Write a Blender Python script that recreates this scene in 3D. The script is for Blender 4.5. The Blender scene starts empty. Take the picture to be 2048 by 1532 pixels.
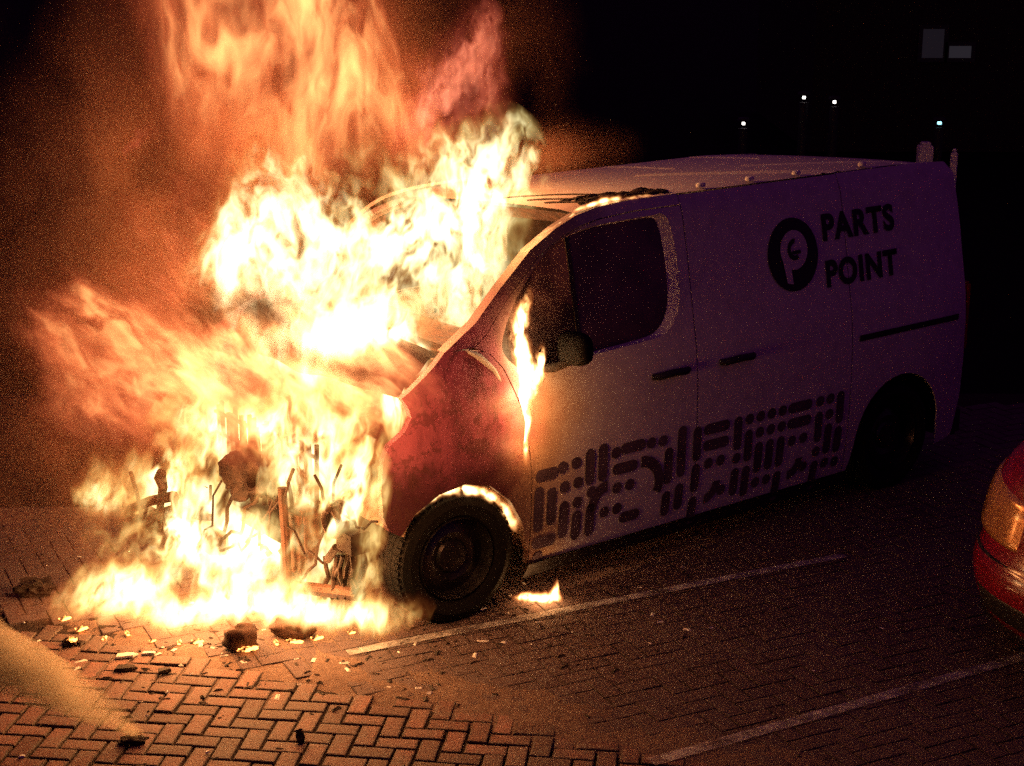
import bpy, bmesh, math, random
import numpy as np
from mathutils import Vector, Matrix, geometry, noise as mnoise
R = math.radians
random.seed(7)
sc = bpy.context.scene
col = sc.collection

# ------------------------------------------------------------------ camera, world, exposure
F_PX, PITCH, CAM_H = 3300.0, R(15.5), 3.2
cam_d = bpy.data.cameras.new('camera')
cam = bpy.data.objects.new('camera', cam_d); col.objects.link(cam)
cam.location = (0, 0, CAM_H); cam.rotation_euler = (R(90) - PITCH, 0, 0)
cam_d.sensor_width = 36; cam_d.lens = 36 * F_PX / 2048
cam_d.clip_end = 800; cam_d.clip_start = 0.05
sc.camera = cam
sc.view_settings.view_transform = 'Standard'; sc.view_settings.look = 'None'
sc.view_settings.exposure = 0; sc.view_settings.gamma = 1
world = bpy.data.worlds.new('World'); sc.world = world; world.use_nodes = True
bg = world.node_tree.nodes['Background']
bg.inputs['Color'].default_value = (0.46, 0.06, 0.60, 1); bg.inputs['Strength'].default_value = 0.062
cy = sc.cycles
cy.max_bounces = 4; cy.diffuse_bounces = 1; cy.glossy_bounces = 1; cy.transmission_bounces = 2
cy.volume_bounces = 0; cy.transparent_max_bounces = 12
cy.volume_step_rate = 1.0; cy.volume_max_steps = 256
cy.use_adaptive_sampling = True; cy.adaptive_threshold = 0.06; cy.adaptive_min_samples = 20; cy.time_limit = 900; cy.sample_clamp_indirect = 0.35; cy.use_denoising = False; cy.sample_clamp_direct = 5
# weak added fill from behind the camera, right; lifts the van side, no source seen
sun_d = bpy.data.lights.new('side_fill', 'SUN'); sun = bpy.data.objects.new('side_fill', sun_d); col.objects.link(sun)
sun_d.energy = 0.010; sun_d.angle = R(12); sun_d.color = (1.0, 0.40, 0.66)
sun.rotation_euler = (R(80), 0, R(16))

# ------------------------------------------------------------------ helpers
FW = Vector((0, math.cos(PITCH), -math.sin(PITCH))); UP = Vector((0, math.sin(PITCH), math.cos(PITCH))); RT = Vector((1, 0, 0))
CAM = Vector((0, 0, CAM_H))
def ray(px, py): return FW + RT * ((px - 1024) / F_PX) - UP * ((py - 766) / F_PX)
def gp(px, py, z=0.0):
    d = ray(px, py); return CAM + d * ((z - CAM_H) / d.z)
def at(px, py, y):
    d = ray(px, py); return CAM + d * (y / d.y)

def tag(o, label=None, cat=None, group=None, kind=None):
    if label: o['label'] = label
    if cat: o['category'] = cat
    if group: o['group'] = group
    if kind: o['kind'] = kind
    return o
def empty(name, loc=(0, 0, 0), rz=0.0):
    o = bpy.data.objects.new(name, None); col.objects.link(o); o.location = loc; o.rotation_euler = (0, 0, rz)
    o.empty_display_size = 0.1
    return o
class MB:
    def __init__(s): s.v = []; s.f = []
    def add(s, vs, fs):
        k = len(s.v); s.v += [tuple(p) for p in vs]; s.f += [tuple(i + k for i in f) for f in fs]; return s
    def box(s, c, size, rot=None, taper=1.0):
        sx, sy, sz = [d / 2 for d in size]; vs = []
        for z in (-1, 1):
            t = 1.0 if z < 0 else taper
            for x, y in ((-1, -1), (1, -1), (1, 1), (-1, 1)):
                p = Vector((x * sx * t, y * sy * t, z * sz))
                if rot is not None: p = rot @ p
                vs.append(p + Vector(c))
        return s.add(vs, [(3, 2, 1, 0), (4, 5, 6, 7), (0, 1, 5, 4), (1, 2, 6, 5), (2, 3, 7, 6), (3, 0, 4, 7)])
    def tube(s, path, r, seg=10, cap=True):
        P = [Vector(p) for p in path]; n = len(P); rs = r if isinstance(r, (list, tuple)) else [r] * n
        vs = []; fs = []; ref = None
        for i, p in enumerate(P):
            t = (P[min(i + 1, n - 1)] - P[max(i - 1, 0)]).normalized()
            if ref is None: ref = t.orthogonal().normalized()
            u = (ref - t * ref.dot(t)).normalized(); ref = u; w_ = t.cross(u)
            for k in range(seg):
                a = 2 * math.pi * k / seg; vs.append(p + (u * math.cos(a) + w_ * math.sin(a)) * rs[i])
        for i in range(n - 1):
            for k in range(seg):
                a, b = i * seg + k, i * seg + (k + 1) % seg
                fs.append((a, b, b + seg, a + seg))
        if cap: fs += [tuple(range(seg))[::-1], tuple(range((n - 1) * seg, n * seg))]
        return s.add(vs, fs)
    def lathe(s, prof, seg=32, M=None, close=False):
        vs = []; fs = []; n = len(prof)
        for k in range(seg):
            a = 2 * math.pi * k / seg
            for r, h in prof:
                p = Vector((r * math.cos(a), r * math.sin(a), h)); vs.append(M @ p if M else p)
        for k in range(seg):
            for i in range(n - 1 + (1 if close else 0)):
                a, b = k * n + i, k * n + (i + 1) % n; c, d = ((k + 1) % seg) * n + i, ((k + 1) % seg) * n + (i + 1) % n
                fs.append((a, c, d, b))
        return s.add(vs, fs)
    def grid(s, fn, nu, nv):
        vs = [fn(i / nu, j / nv) for i in range(nu + 1) for j in range(nv + 1)]
        fs = [(i * (nv + 1) + j, (i + 1) * (nv + 1) + j, (i + 1) * (nv + 1) + j + 1, i * (nv + 1) + j + 1) for i in range(nu) for j in range(nv)]
        return s.add(vs, fs)
    def build(s, name, mat, parent=None, smooth=35, bevel=0, recalc=True, sub=0):
        me = bpy.data.meshes.new(name); me.from_pydata(s.v, [], s.f); me.update()
        if recalc or bevel:
            bm = bmesh.new(); bm.from_mesh(me); bmesh.ops.remove_doubles(bm, verts=bm.verts, dist=1e-5)
            bmesh.ops.recalc_face_normals(bm, faces=bm.faces)
            if bevel:
                bmesh.ops.bevel(bm, geom=[e for e in bm.edges if len(e.link_faces) == 2 and e.calc_face_angle(0) > R(30)], offset=bevel, segments=2, affect='EDGES', clamp_overlap=True)
            bm.to_mesh(me); bm.free()
        if smooth:
            me.polygons.foreach_set('use_smooth', [True] * len(me.polygons)); me.set_sharp_from_angle(angle=R(smooth))
        o = bpy.data.objects.new(name, me); col.objects.link(o)
        if mat: me.materials.append(mat)
        if parent: o.parent = parent
        if sub:
            m = o.modifiers.new('s', 'SUBSURF'); m.levels = sub; m.render_levels = sub
        return o
def lump(name, mat, size, seed, parent=None, rough=0.35, freq=2.2, sub=3):
    bm = bmesh.new(); bmesh.ops.create_icosphere(bm, subdivisions=sub, radius=0.5)
    for v in bm.verts:
        d = v.co.normalized(); n_ = mnoise.fractal(d * freq + Vector((seed * 3.1, seed, 0)), 0.6, 2.0, 4)
        box_ = 1.0 / max(abs(d.x), abs(d.y), abs(d.z)) * 0.55 + 0.45
        v.co = d * 0.5 * (box_ * 0.8 + rough * n_)
        v.co = Vector((v.co.x * size[0], v.co.y * size[1], v.co.z * size[2]))
    me = bpy.data.meshes.new(name); bm.to_mesh(me); bm.free()
    me.polygons.foreach_set('use_smooth', [True] * len(me.polygons)); me.set_sharp_from_angle(angle=R(28))
    o = bpy.data.objects.new(name, me); col.objects.link(o); me.materials.append(mat)
    if parent: o.parent = parent
    return o

# ------------------------------------------------------------------ node helpers
class NT:
    def __init__(s, name):
        s.mat = bpy.data.materials.new(name); s.mat.use_nodes = True; s.t = s.mat.node_tree; s.t.nodes.clear()
        s.out = s.t.nodes.new('ShaderNodeOutputMaterial')
    def n(s, kind, **kw):
        nd = s.t.nodes.new(kind)
        for k, v in kw.items(): setattr(nd, k, v)
        return nd
    def put(s, sock, v):
        if isinstance(v, bpy.types.NodeSocket): s.t.links.new(v, sock)
        elif v is not None: sock.default_value = v
    def m(s, op, a, b=None, c=None, clamp=False):
        nd = s.n('ShaderNodeMath', operation=op, use_clamp=clamp)
        for i, v in enumerate((a, b, c)):
            if v is not None: s.put(nd.inputs[i], v)
        return nd.outputs[0]
    def v(s, op, a, b=None, sc_=None):
        nd = s.n('ShaderNodeVectorMath', operation=op); s.put(nd.inputs[0], a)
        if b is not None: s.put(nd.inputs[1], b)
        if sc_ is not None: s.put(nd.inputs['Scale'], sc_)
        return nd.outputs['Value' if op in ('LENGTH', 'DOT_PRODUCT', 'DISTANCE') else 'Vector']
    def xyz(s, a):
        nd = s.n('ShaderNodeSeparateXYZ'); s.put(nd.inputs[0], a); return nd.outputs
    def comb(s, x, y, z):
        nd = s.n('ShaderNodeCombineXYZ')
        for i, q in enumerate((x, y, z)): s.put(nd.inputs[i], q)
        return nd.outputs[0]
    def noise(s, vec, scale, detail=3, rough=0.55, dist=0, typ='FBM', colr=False):
        nd = s.n('ShaderNodeTexNoise', noise_type=typ); s.put(nd.inputs['Vector'], vec)
        nd.inputs['Scale'].default_value = scale; nd.inputs['Detail'].default_value = detail
        nd.inputs['Roughness'].default_value = rough; nd.inputs['Distortion'].default_value = dist
        return nd.outputs['Color' if colr else 'Fac']
    def mapr(s, val, a, b, c=0.0, d=1.0, typ='SMOOTHSTEP'):
        nd = s.n('ShaderNodeMapRange', interpolation_type=typ, clamp=True); s.put(nd.inputs[0], val)
        for i, q in zip((1, 2, 3, 4), (a, b, c, d)): s.put(nd.inputs[i], q)
        return nd.outputs[0]
    def ramp(s, val, stops, interp='LINEAR'):
        nd = s.n('ShaderNodeValToRGB'); s.put(nd.inputs[0], val); e = nd.color_ramp.elements; nd.color_ramp.interpolation = interp
        while len(e) < len(stops): e.new(0.5)
        for q, (p, c) in zip(e, stops): q.position = p; q.color = (*c, 1) if len(c) == 3 else c
        return nd.outputs[0]
    def mix(s, f, a, b):
        nd = s.n('ShaderNodeMix', data_type='RGBA'); s.put(nd.inputs[0], f)
        s.put(nd.inputs[6], (*a, 1) if isinstance(a, tuple) else a); s.put(nd.inputs[7], (*b, 1) if isinstance(b, tuple) else b)
        return nd.outputs[2]
    def obj(s): return s.n('ShaderNodeTexCoord').outputs['Object']
    def curve(s, val, pts):
        nd = s.n('ShaderNodeFloatCurve'); s.put(nd.inputs['Value'], val); c = nd.mapping.curves[0]
        while len(c.points) < len(pts): c.points.new(0.5, 0.5)
        for q, p in zip(c.points, pts): q.location = p; q.handle_type = 'AUTO'
        nd.mapping.update(); return nd.outputs[0]
    def surf(s, base, rough=0.5, metal=0.0, bump=None, bstr=0.3, bdist=0.01, spec=0.5, emit=None, estr=0, coat=0):
        b = s.n('ShaderNodeBsdfPrincipled'); s.put(b.inputs['Base Color'], (*base, 1) if isinstance(base, tuple) else base)
        s.put(b.inputs['Roughness'], rough); s.put(b.inputs['Metallic'], metal); b.inputs['Specular IOR Level'].default_value = spec
        b.inputs['Coat Weight'].default_value = coat; b.inputs['Coat Roughness'].default_value = 0.12
        if emit is not None:
            s.put(b.inputs['Emission Color'], (*emit, 1) if isinstance(emit, tuple) else emit); s.put(b.inputs['Emission Strength'], estr)
        if bump is not None:
            bn = s.n('ShaderNodeBump'); bn.inputs['Strength'].default_value = bstr; bn.inputs['Distance'].default_value = bdist
            s.put(bn.inputs['Height'], bump); s.t.links.new(bn.outputs[0], b.inputs['Normal'])
        s.t.links.new(b.outputs[0], s.out.inputs['Surface']); return s.mat
def simple(name, c, rough=0.5, metal=0.0, var=0.25, scale=18, spec=0.5, bstr=0.2, coat=0):
    t = NT(name); n_ = t.noise(t.obj(), scale, 5, 0.6)
    f = t.mapr(n_, 0.3, 0.7, typ='LINEAR')
    return t.surf(t.mix(f, tuple(q * (1 - var) for q in c), tuple(min(1, q * (1 + var)) for q in c)), t.mapr(n_, 0.2, 0.8, max(0.03, rough - 0.08), min(1, rough + 0.1)), metal, n_, bstr, 0.004, spec, coat=coat)
def glow(name, c, s_, var=True):
    t = NT(name)
    f = t.mapr(t.noise(t.obj(), 40, 3), 0.4, 0.6)
    return t.surf((0.02, 0.015, 0.01), 0.8, emit=c, estr=t.m('MULTIPLY', f, s_) if var else s_)

M = {}
M['charred'] = simple('charred', (0.030, 0.020, 0.016), 0.8, 0, 0.5, 30, 0.3, 0.6)
M['burnt_metal'] = simple('burnt_metal', (0.075, 0.035, 0.022), 0.7, 0.2, 0.5, 22, 0.4, 0.5)
M['dark_metal'] = simple('dark_metal', (0.05, 0.035, 0.03), 0.45, 0.7, 0.4, 25, 0.5, 0.4)
M['rubber'] = simple('rubber', (0.008, 0.007, 0.007), 0.75, 0, 0.3, 60, 0.15, 0.5)
M['black_vinyl'] = simple('black_vinyl', (0.012, 0.011, 0.013), 0.5, 0, 0.2, 20, 0.4, 0.05)
M['faded_vinyl'] = simple('faded_vinyl', (0.095, 0.065, 0.09), 0.5, 0, 0.3, 8, 0.4, 0.05)
M['black_plastic'] = simple('black_plastic', (0.02, 0.018, 0.02), 0.55, 0, 0.3, 30, 0.4, 0.2)
M['steel'] = simple('steel', (0.42, 0.42, 0.44), 0.3, 0.9, 0.2, 20)
M['chalk'] = simple('chalk', (0.72, 0.70, 0.66), 0.6, 0, 0.15, 30)
M['concrete'] = simple('concrete', (0.4, 0.39, 0.38), 0.9, 0, 0.2, 10)

# ------------------------------------------------------------------ GROUND: pavers
MARK_DIR = Vector((0.887, 0.462, 0))                     # direction of the painted parking lines
EDGE_A, EDGE_B = Vector((-0.78, 6.60, 0)), Vector((0.57, 5.97, 0))
EDGE_N = Vector((-(EDGE_B - EDGE_A).y, (EDGE_B - EDGE_A).x, 0)).normalized()   # towards the parking bays
def edge_side(p): return (Vector((p.x, p.y, 0)) - EDGE_A).dot(EDGE_N) + 0.05 * (p.x + 0.2) ** 2 * 0.4
OCC = np.zeros((1300, 800), bool); OX, OY, OR = -5.6, 3.4, .01
def occ_cells(c, u, v_, hx, hy):
    a, b = np.meshgrid(np.linspace(-hx, hx, 24), np.linspace(-hy, hy, 24))
    X = ((c.x + u.x * a + v_.x * b - OX) / OR).astype(int).clip(0, 1299); Y = ((c.y + u.y * a + v_.y * b - OY) / OR).astype(int).clip(0, 799)
    return X, Y
def paving(name, e1, w_, gap, bev, hvar, inside, x0, x1, y0, y1, mat, seed, tone_spread, claim=True):
    rnd = random.Random(seed); e1 = e1.normalized(); e2 = Vector((-e1.y, e1.x, 0))
    org = Vector(((x0 + x1) / 2, (y0 + y1) / 2, 0)); ext = int(math.hypot(x1 - x0, y1 - y0) / w_ / 2) + 4
    vs = []; fs = []; tone = []; edge = []
    # herringbone: on a w-grid, bricks 2x1; cell (i,j) starts a horizontal brick if (i-j)%4==0, a vertical one if (i-j)%4==3 (cells i,j and i,j+1)
    for i in range(-ext, ext):
        for j in range(-ext, ext):
            k = (i - j) % 4
            if k == 0: a0, b0, a1, b1 = i, j, i + 2, j + 1
            elif k == 3: a0, b0, a1, b1 = i, j, i + 1, j + 2
            else: continue
            c = org + e1 * ((a0 + a1) / 2 * w_) + e2 * ((b0 + b1) / 2 * w_)
            if not (x0 < c.x < x1 and y0 < c.y < y1 and inside(c)): continue
            hx, hy = (a1 - a0) * w_ / 2 - gap / 2, (b1 - b0) * w_ / 2 - gap / 2
            X_, Y_ = occ_cells(c, e1, e2, hx + .003, hy + .003)
            if claim: OCC[X_, Y_] = True
            elif OCC[X_, Y_].mean() > .05: continue
            z = rnd.gauss(0, hvar); tx, ty = rnd.gauss(0, hvar * 4), rnd.gauss(0, hvar * 4); ang = rnd.gauss(0, 0.012)
            u = e1 * math.cos(ang) + e2 * math.sin(ang); v_ = e2 * math.cos(ang) - e1 * math.sin(ang)
            base = len(vs); tn = rnd.gauss(0.5, tone_spread)
            jx, jy = rnd.gauss(0, gap * 0.12), rnd.gauss(0, gap * 0.12)
            for (ins, dz, ed) in ((0, -0.05, 1), (0, -bev, 1), (bev * 0.35, -bev * 0.35, 1), (bev * 1.1, -.0006, .75), (bev * 2.6 + .008, 0, 0)):
                for sx, sy in ((-1, -1), (1, -1), (1, 1), (-1, 1)):
                    X, Y = sx * (hx - ins) + jx, sy * (hy - ins) + jy
                    p = c + u * X + v_ * Y; wob = bev * .35 * mnoise.noise(Vector((p.x * 40, p.y * 40, 3.0)))
                    vs.append((p.x + wob, p.y + wob, z + dz + tx * X + ty * Y)); tone.append(tn); edge.append(ed)
            for l in range(4):
                for q in range(4):
                    a = base + l * 4 + q; b = base + l * 4 + (q + 1) % 4; fs.append((a, b, b + 4, a + 4))
            fs.append((base + 16, base + 17, base + 18, base + 19))
    mb = MB(); mb.v = vs; mb.f = fs
    o = mb.build(name, mat, None, smooth=0, recalc=False)
    at_ = o.data.attributes.new('tone', 'FLOAT', 'POINT'); at_.data.foreach_set('value', tone)
    at_ = o.data.attributes.new('edge', 'FLOAT', 'POINT'); at_.data.foreach_set('value', edge)
    tag(o, kind='structure'); return o
def paver_mat(name, c0, c1, dirt, dirt_amt, rough):
    t = NT(name); geo = t.n('ShaderNodeNewGeometry').outputs['Position']
    a = t.n('ShaderNodeAttribute', attribute_name='tone').outputs['Fac']
    fine = t.noise(geo, 90, 5, 0.65); big = t.noise(geo, 1.6, 4, 0.6); mid = t.noise(geo, 11, 4, 0.6)
    c = t.mix(t.mapr(a, 0.1, 0.9, typ='LINEAR'), c0, c1)
    c = t.mix(t.mapr(fine, 0.35, 0.75, 0, 0.5), c, tuple(q * 0.45 for q in c0))
    ed = t.n('ShaderNodeAttribute', attribute_name='edge').outputs['Fac']; spot = t.noise(geo, 38, 4, 0.7)
    c = t.mix(t.m('MULTIPLY', t.mapr(t.m('ADD', t.m('MULTIPLY', ed, .55), spot), .72, 1.05), .85), c, (.030, .020, .017))
    c = t.mix(t.mapr(t.noise(geo, 26, 5, .75), .60, .72, 0, .75), c, tuple(q * .3 for q in c0))
    dm = t.m('MULTIPLY', t.mapr(t.m('ADD', big, t.m('MULTIPLY', mid, 0.6)), 0.62, 1.0), dirt_amt)
    c = t.mix(dm, c, dirt)
    h_ = t.m('ADD', fine, t.m('MULTIPLY', mid, 0.7))
    return t.surf(c, rough, 0, h_, 0.55, 0.006, 0.35)
M['street_brick'] = paver_mat('street_brick', (0.130, 0.060, 0.047), (0.33, 0.165, 0.13), (0.13, 0.10, 0.085), 0.8, 0.75)
M['bay_brick'] = paver_mat('bay_brick', (0.095, 0.060, 0.056), (0.155, 0.10, 0.094), (0.13, 0.095, 0.09), 0.8, 0.85)
t = NT('joint_sand'); g_ = t.n('ShaderNodeNewGeometry').outputs['Position']
nz = t.noise(g_, 70, 5, 0.7)
M['joint_sand'] = t.surf(t.mix(nz, (0.018, 0.013, 0.011), (0.07, 0.05, 0.04)), 0.95, 0, nz, 0.8, 0.01, 0.1)
t = NT('dark_asphalt'); g_ = t.n('ShaderNodeNewGeometry').outputs['Position']; nz = t.noise(g_, 60, 5, 0.7)
M['asphalt'] = t.surf(t.mix(t.noise(g_, 1.5, 3, .5), (0.006, 0.005, 0.006), (0.012, 0.010, 0.011)), 0.95, 0, None, spec=0.05)

ground = MB().grid(lambda u, v: ((u - .5) * 600, (v - .3) * 600, -0.022), 8, 8).build('ground', M['asphalt'], smooth=0, recalc=False); tag(ground, kind='structure')
bed = MB().grid(lambda u, v: (-5.4 + 12.4 * u, 3.7 + 7.6 * v, -0.0125 + 0 + 0.004 * mnoise.noise(Vector((u * 60, v * 40, 0)))), 260, 170).build('sand_bed', M['joint_sand'], smooth=0, recalc=False); tag(bed, kind='structure')
paving('street_paving', Vector((0.985, -0.13, 0)), 0.090, 0.0105, 0.005, 0.0020, lambda p: edge_side(p) < 0, -5.2, 6.8, 3.8, 11.0, M['street_brick'], 3, 0.24)
paving('parking_paving', Vector((0.90, 0.43, 0)), 0.095, 0.004, 0.003, 0.0010, lambda p: edge_side(p) > -0.1 and not (p.x < -1.2 and p.y > 8.35 - .1 * p.x), -5.2, 6.8, 3.8, 11.0, M['bay_brick'], 4, 0.13, claim=False)

t = NT('worn_line_paint'); g_ = t.n('ShaderNodeNewGeometry').outputs['Position']
w1 = t.noise(g_, 9, 5, 0.7); w2 = t.noise(g_, 60, 4, 0.7)
wf = t.mapr(t.m('ADD', t.m('MULTIPLY', w1, 0.9), t.m('MULTIPLY', w2, 0.35)), 0.42, 0.80)
b_ = t.n('ShaderNodeBsdfPrincipled'); b_.inputs['Base Color'].default_value = (0.48, 0.46, 0.45, 1); b_.inputs['Roughness'].default_value = 0.7
tr_ = t.n('ShaderNodeBsdfTransparent'); mx = t.n('ShaderNodeMixShader'); t.put(mx.inputs[0], wf)
t.t.links.new(tr_.outputs[0], mx.inputs[1]); t.t.links.new(b_.outputs[0], mx.inputs[2]); t.t.links.new(mx.outputs[0], t.out.inputs['Surface'])
M['line_paint'] = t.mat
def stripe(a, b, wd):
    d = (b - a).normalized(); s_ = Vector((-d.y, d.x, 0)); L = (b - a).length
    o = MB().grid(lambda u, v: tuple(a + d * (u * L) + s_ * ((v - .5) * wd) + Vector((0, 0, 0.0062))), 120, 3).build('parking_line', M['line_paint'], smooth=0, recalc=False)
    return tag(o, kind='structure')
def P2(x, y): return Vector((x, y, 0))
stripe(P2(-0.75, 6.92), P2(1.75, 8.13), 0.062)
stripe(P2(0.55, 5.90), P2(5.4, 8.58), 0.065)

# ------------------------------------------------------------------ VAN
PSI = R(38)
VH = Vector((-math.cos(PSI), -math.sin(PSI), 0)); VN = Vector((math.sin(PSI), -math.cos(PSI), 0))
VO = Vector((-0.816, 8.014, 0))
def vloc(x, y, z): return VO + VH * x + VN * y + Vector((0, 0, z))
van = empty('burning_van', VO, math.pi + PSI)
tag(van, 'white panel van with black printed pattern and its whole front end on fire', 'van')
WZ = ([0, .1, .25, .45, .7, .95, 1.12, 1.3, 1.6, 1.8, 1.9], [.88, .90, .93, .95, .957, .952, .935, .90, .845, .80, .75])
def sidew(x, z):
    v = float(np.interp(z, WZ[0], WZ[1]))
    if x > 0: v -= .42 * x * x
    if x < -3.3: v -= .10 * (x + 3.3) ** 2
    if x > -1.2 and z > 1.0: v -= .05 * (x + 1.2) * (z - 1.0)
    return v
def densify(pl, step=0.05, closed=True):
    out = []; n = len(pl)
    for i in range(n if closed else n - 1):
        a, b = Vector(pl[i]), Vector(pl[(i + 1) % n]); k = max(1, int(math.ceil((b - a).length / step)))
        out += [tuple(a.lerp(b, q / k)) for q in range(k)]
    if not closed: out.append(tuple(pl[-1]))
    return out
def smooth_loop(pl, it=2):
    for _ in range(it):
        n = len(pl); q = []
        for i in range(n):
            a, b = Vector(pl[i]), Vector(pl[(i + 1) % n]); q += [tuple(a.lerp(b, .25)), tuple(a.lerp(b, .75))]
        pl = q
    return pl
def inside(p, pl):
    x, y = p; c = False; j = len(pl) - 1
    for i in range(len(pl)):
        xi, yi = pl[i]; xj, yj = pl[j]
        if (yi > y) != (yj > y) and x < (xj - xi) * (y - yi) / (yj - yi) + xi: c = not c
        j = i
    return c
def panel(name, outline, holes=(), mat=None, parent=None, sgn=1, off=0.0, grid=0.06, flange=0.035, fn=None):
    loops = [densify(outline, .045)] + [densify(h_, .045) for h_ in holes]
    pts = []; edges = []
    for lp in loops:
        k = len(pts); pts += [Vector(p) for p in lp]; edges += [(k + i, k + (i + 1) % len(lp)) for i in range(len(lp))]
    xs = [p[0] for p in loops[0]]; zs = [p[1] for p in loops[0]]
    nb = [Vector(p) for lp in loops for p in lp]
    for i in range(int((max(xs) - min(xs)) / grid) + 1):
        for j in range(int((max(zs) - min(zs)) / grid) + 1):
            q = (min(xs) + (i + .5) * grid, min(zs) + (j + .5 + .25 * (i % 2)) * grid)
            if inside(q, loops[0]) and not any(inside(q, h_) for h_ in loops[1:]) and min((Vector(q) - b).length_squared for b in nb) > (grid * .4) ** 2:
                pts.append(Vector(q))
    V, E_, Fc, *_ = geometry.delaunay_2d_cdt(pts, edges, [], 0, 1e-5)
    fs = []
    for f in Fc:
        c = sum((V[i] for i in f), Vector((0, 0))) / len(f)
        if inside(c, loops[0]) and not any(inside(c, h_) for h_ in loops[1:]): fs.append(tuple(f))
    S = fn or (lambda x, z, o: (x, sgn * (sidew(x, z) + o), z - (.112 * max(0, min(1, (z - 1.15) / .72)) if sgn < 0 else 0)))
    mb = MB(); mb.v = [S(p.x, p.y, off) for p in V]; mb.f = fs
    if flange:
        for lp in loops:
            k = len(mb.v); mb.v += [S(p[0], p[1], off) for p in lp] + [S(p[0], p[1], off - flange) for p in lp]; n = len(lp)
            mb.f += [(k + i, k + (i + 1) % n, k + n + (i + 1) % n, k + n + i) for i in range(n)]
    o = mb.build(name, mat, parent, smooth=40)
    return o

# paint: white, scorched brown and red towards the burning nose; the upper pink is flame glow put into the colour
t = NT('scorched_white_paint'); ob = t.obj(); x_, y_, z_ = t.xyz(ob)
n1 = t.noise(ob, 2.6, 5, 0.6, 0.6); n2 = t.noise(ob, 14, 5, 0.65); n3 = t.noise(t.v('MULTIPLY', ob, (9, 9, 2.2)), 1.0, 4, 0.6)
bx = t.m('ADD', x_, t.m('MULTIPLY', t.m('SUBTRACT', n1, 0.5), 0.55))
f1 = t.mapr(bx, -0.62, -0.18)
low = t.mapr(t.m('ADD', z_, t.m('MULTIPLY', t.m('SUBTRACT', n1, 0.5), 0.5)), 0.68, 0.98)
burn_glow = t.mix(t.m('MULTIPLY', low, t.mapr(n3, 0.30, 0.62, 0.45, 1.0)), (0.085, 0.026, 0.036), (0.48, 0.13, 0.20))
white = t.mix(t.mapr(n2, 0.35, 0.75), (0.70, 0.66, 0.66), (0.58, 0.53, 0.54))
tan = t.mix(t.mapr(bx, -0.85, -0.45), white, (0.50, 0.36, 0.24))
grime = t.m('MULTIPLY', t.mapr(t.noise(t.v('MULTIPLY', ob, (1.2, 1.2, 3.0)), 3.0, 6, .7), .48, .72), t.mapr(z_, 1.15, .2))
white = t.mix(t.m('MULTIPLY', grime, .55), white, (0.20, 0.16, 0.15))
base = t.mix(f1, tan, burn_glow)
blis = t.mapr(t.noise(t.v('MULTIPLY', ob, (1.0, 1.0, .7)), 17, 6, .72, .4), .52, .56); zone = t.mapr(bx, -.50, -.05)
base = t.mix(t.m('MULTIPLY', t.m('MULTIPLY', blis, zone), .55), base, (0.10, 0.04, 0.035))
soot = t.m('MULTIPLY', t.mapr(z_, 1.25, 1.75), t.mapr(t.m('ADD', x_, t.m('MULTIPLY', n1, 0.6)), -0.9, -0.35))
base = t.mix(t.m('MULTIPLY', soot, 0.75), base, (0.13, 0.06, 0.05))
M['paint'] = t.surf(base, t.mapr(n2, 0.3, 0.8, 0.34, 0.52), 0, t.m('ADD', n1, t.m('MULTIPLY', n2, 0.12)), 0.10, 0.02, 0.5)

A_P = [(0.04, 1.32), (-.15, 1.425), (-.32, 1.565), (-.52, 1.715), (-.69, 1.80), (-.83, 1.845), (-.96, 1.87), (-1.19, 1.885), (-1.502, 1.885)]
seam_f = [(-.06, 1.315), (-.20, 1.285), (-.27, 1.20), (-.345, 1.02), (-.385, .85), (-.405, .66)]
arch = [(0.32, .50), (.25, .60), (.13, .672), (-.01, .695), (-.16, .655), (-.28, .555), (-.36, .42), (-.405, .26), (-.41, .19)]
fend = [(0.04, 1.32), (.11, 1.262), (.20, 1.20), (.285, 1.145), (.262, 1.10), (.252, 1.055), (.29, .995), (.365, .94), (.392, .88), (.408, .73), (.40, .60), (.372, .53), (.32, .50)]
sill_z = 0.19
def ccw(c, r, a0, a1, n): return [(c[0] + r * math.cos(R(a0 + (a1 - a0) * i / n)), c[1] + r * math.sin(R(a0 + (a1 - a0) * i / n))) for i in range(n + 1)]
win = smooth_loop([(-.30, 1.245), (-.285, 1.31), (-.39, 1.48), (-.56, 1.645), (-.70, 1.735), (-.90, 1.775), (-1.12, 1.785), (-1.30, 1.79), (-1.355, 1.77), (-1.372, 1.60), (-1.375, 1.42), (-1.35, 1.31), (-1.28, 1.23), (-1.19, 1.205), (-.86, 1.19), (-.56, 1.17), (-.40, 1.165)], 2)
def offset_loop(pl, fnoff):
    n = len(pl); A = sum(pl[i][0] * pl[(i + 1) % n][1] - pl[(i + 1) % n][0] * pl[i][1] for i in range(n)); s_ = 1 if A > 0 else -1; out = []
    for i in range(n):
        a, b = Vector(pl[i - 1]), Vector(pl[(i + 1) % n]); d = (b - a).normalized(); nn = Vector((d.y, -d.x)) * s_
        p = Vector(pl[i]) + nn * fnoff(pl[i], nn); out.append(tuple(p))
    return out
def rec_w(p, nn): return 0.007 + 0.050 * max(0, -nn.x) ** 1.3 * (1 if p[0] < -1.1 else .2) + 0.006 * max(0, nn.y)
rec = offset_loop(win, rec_w)

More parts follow.
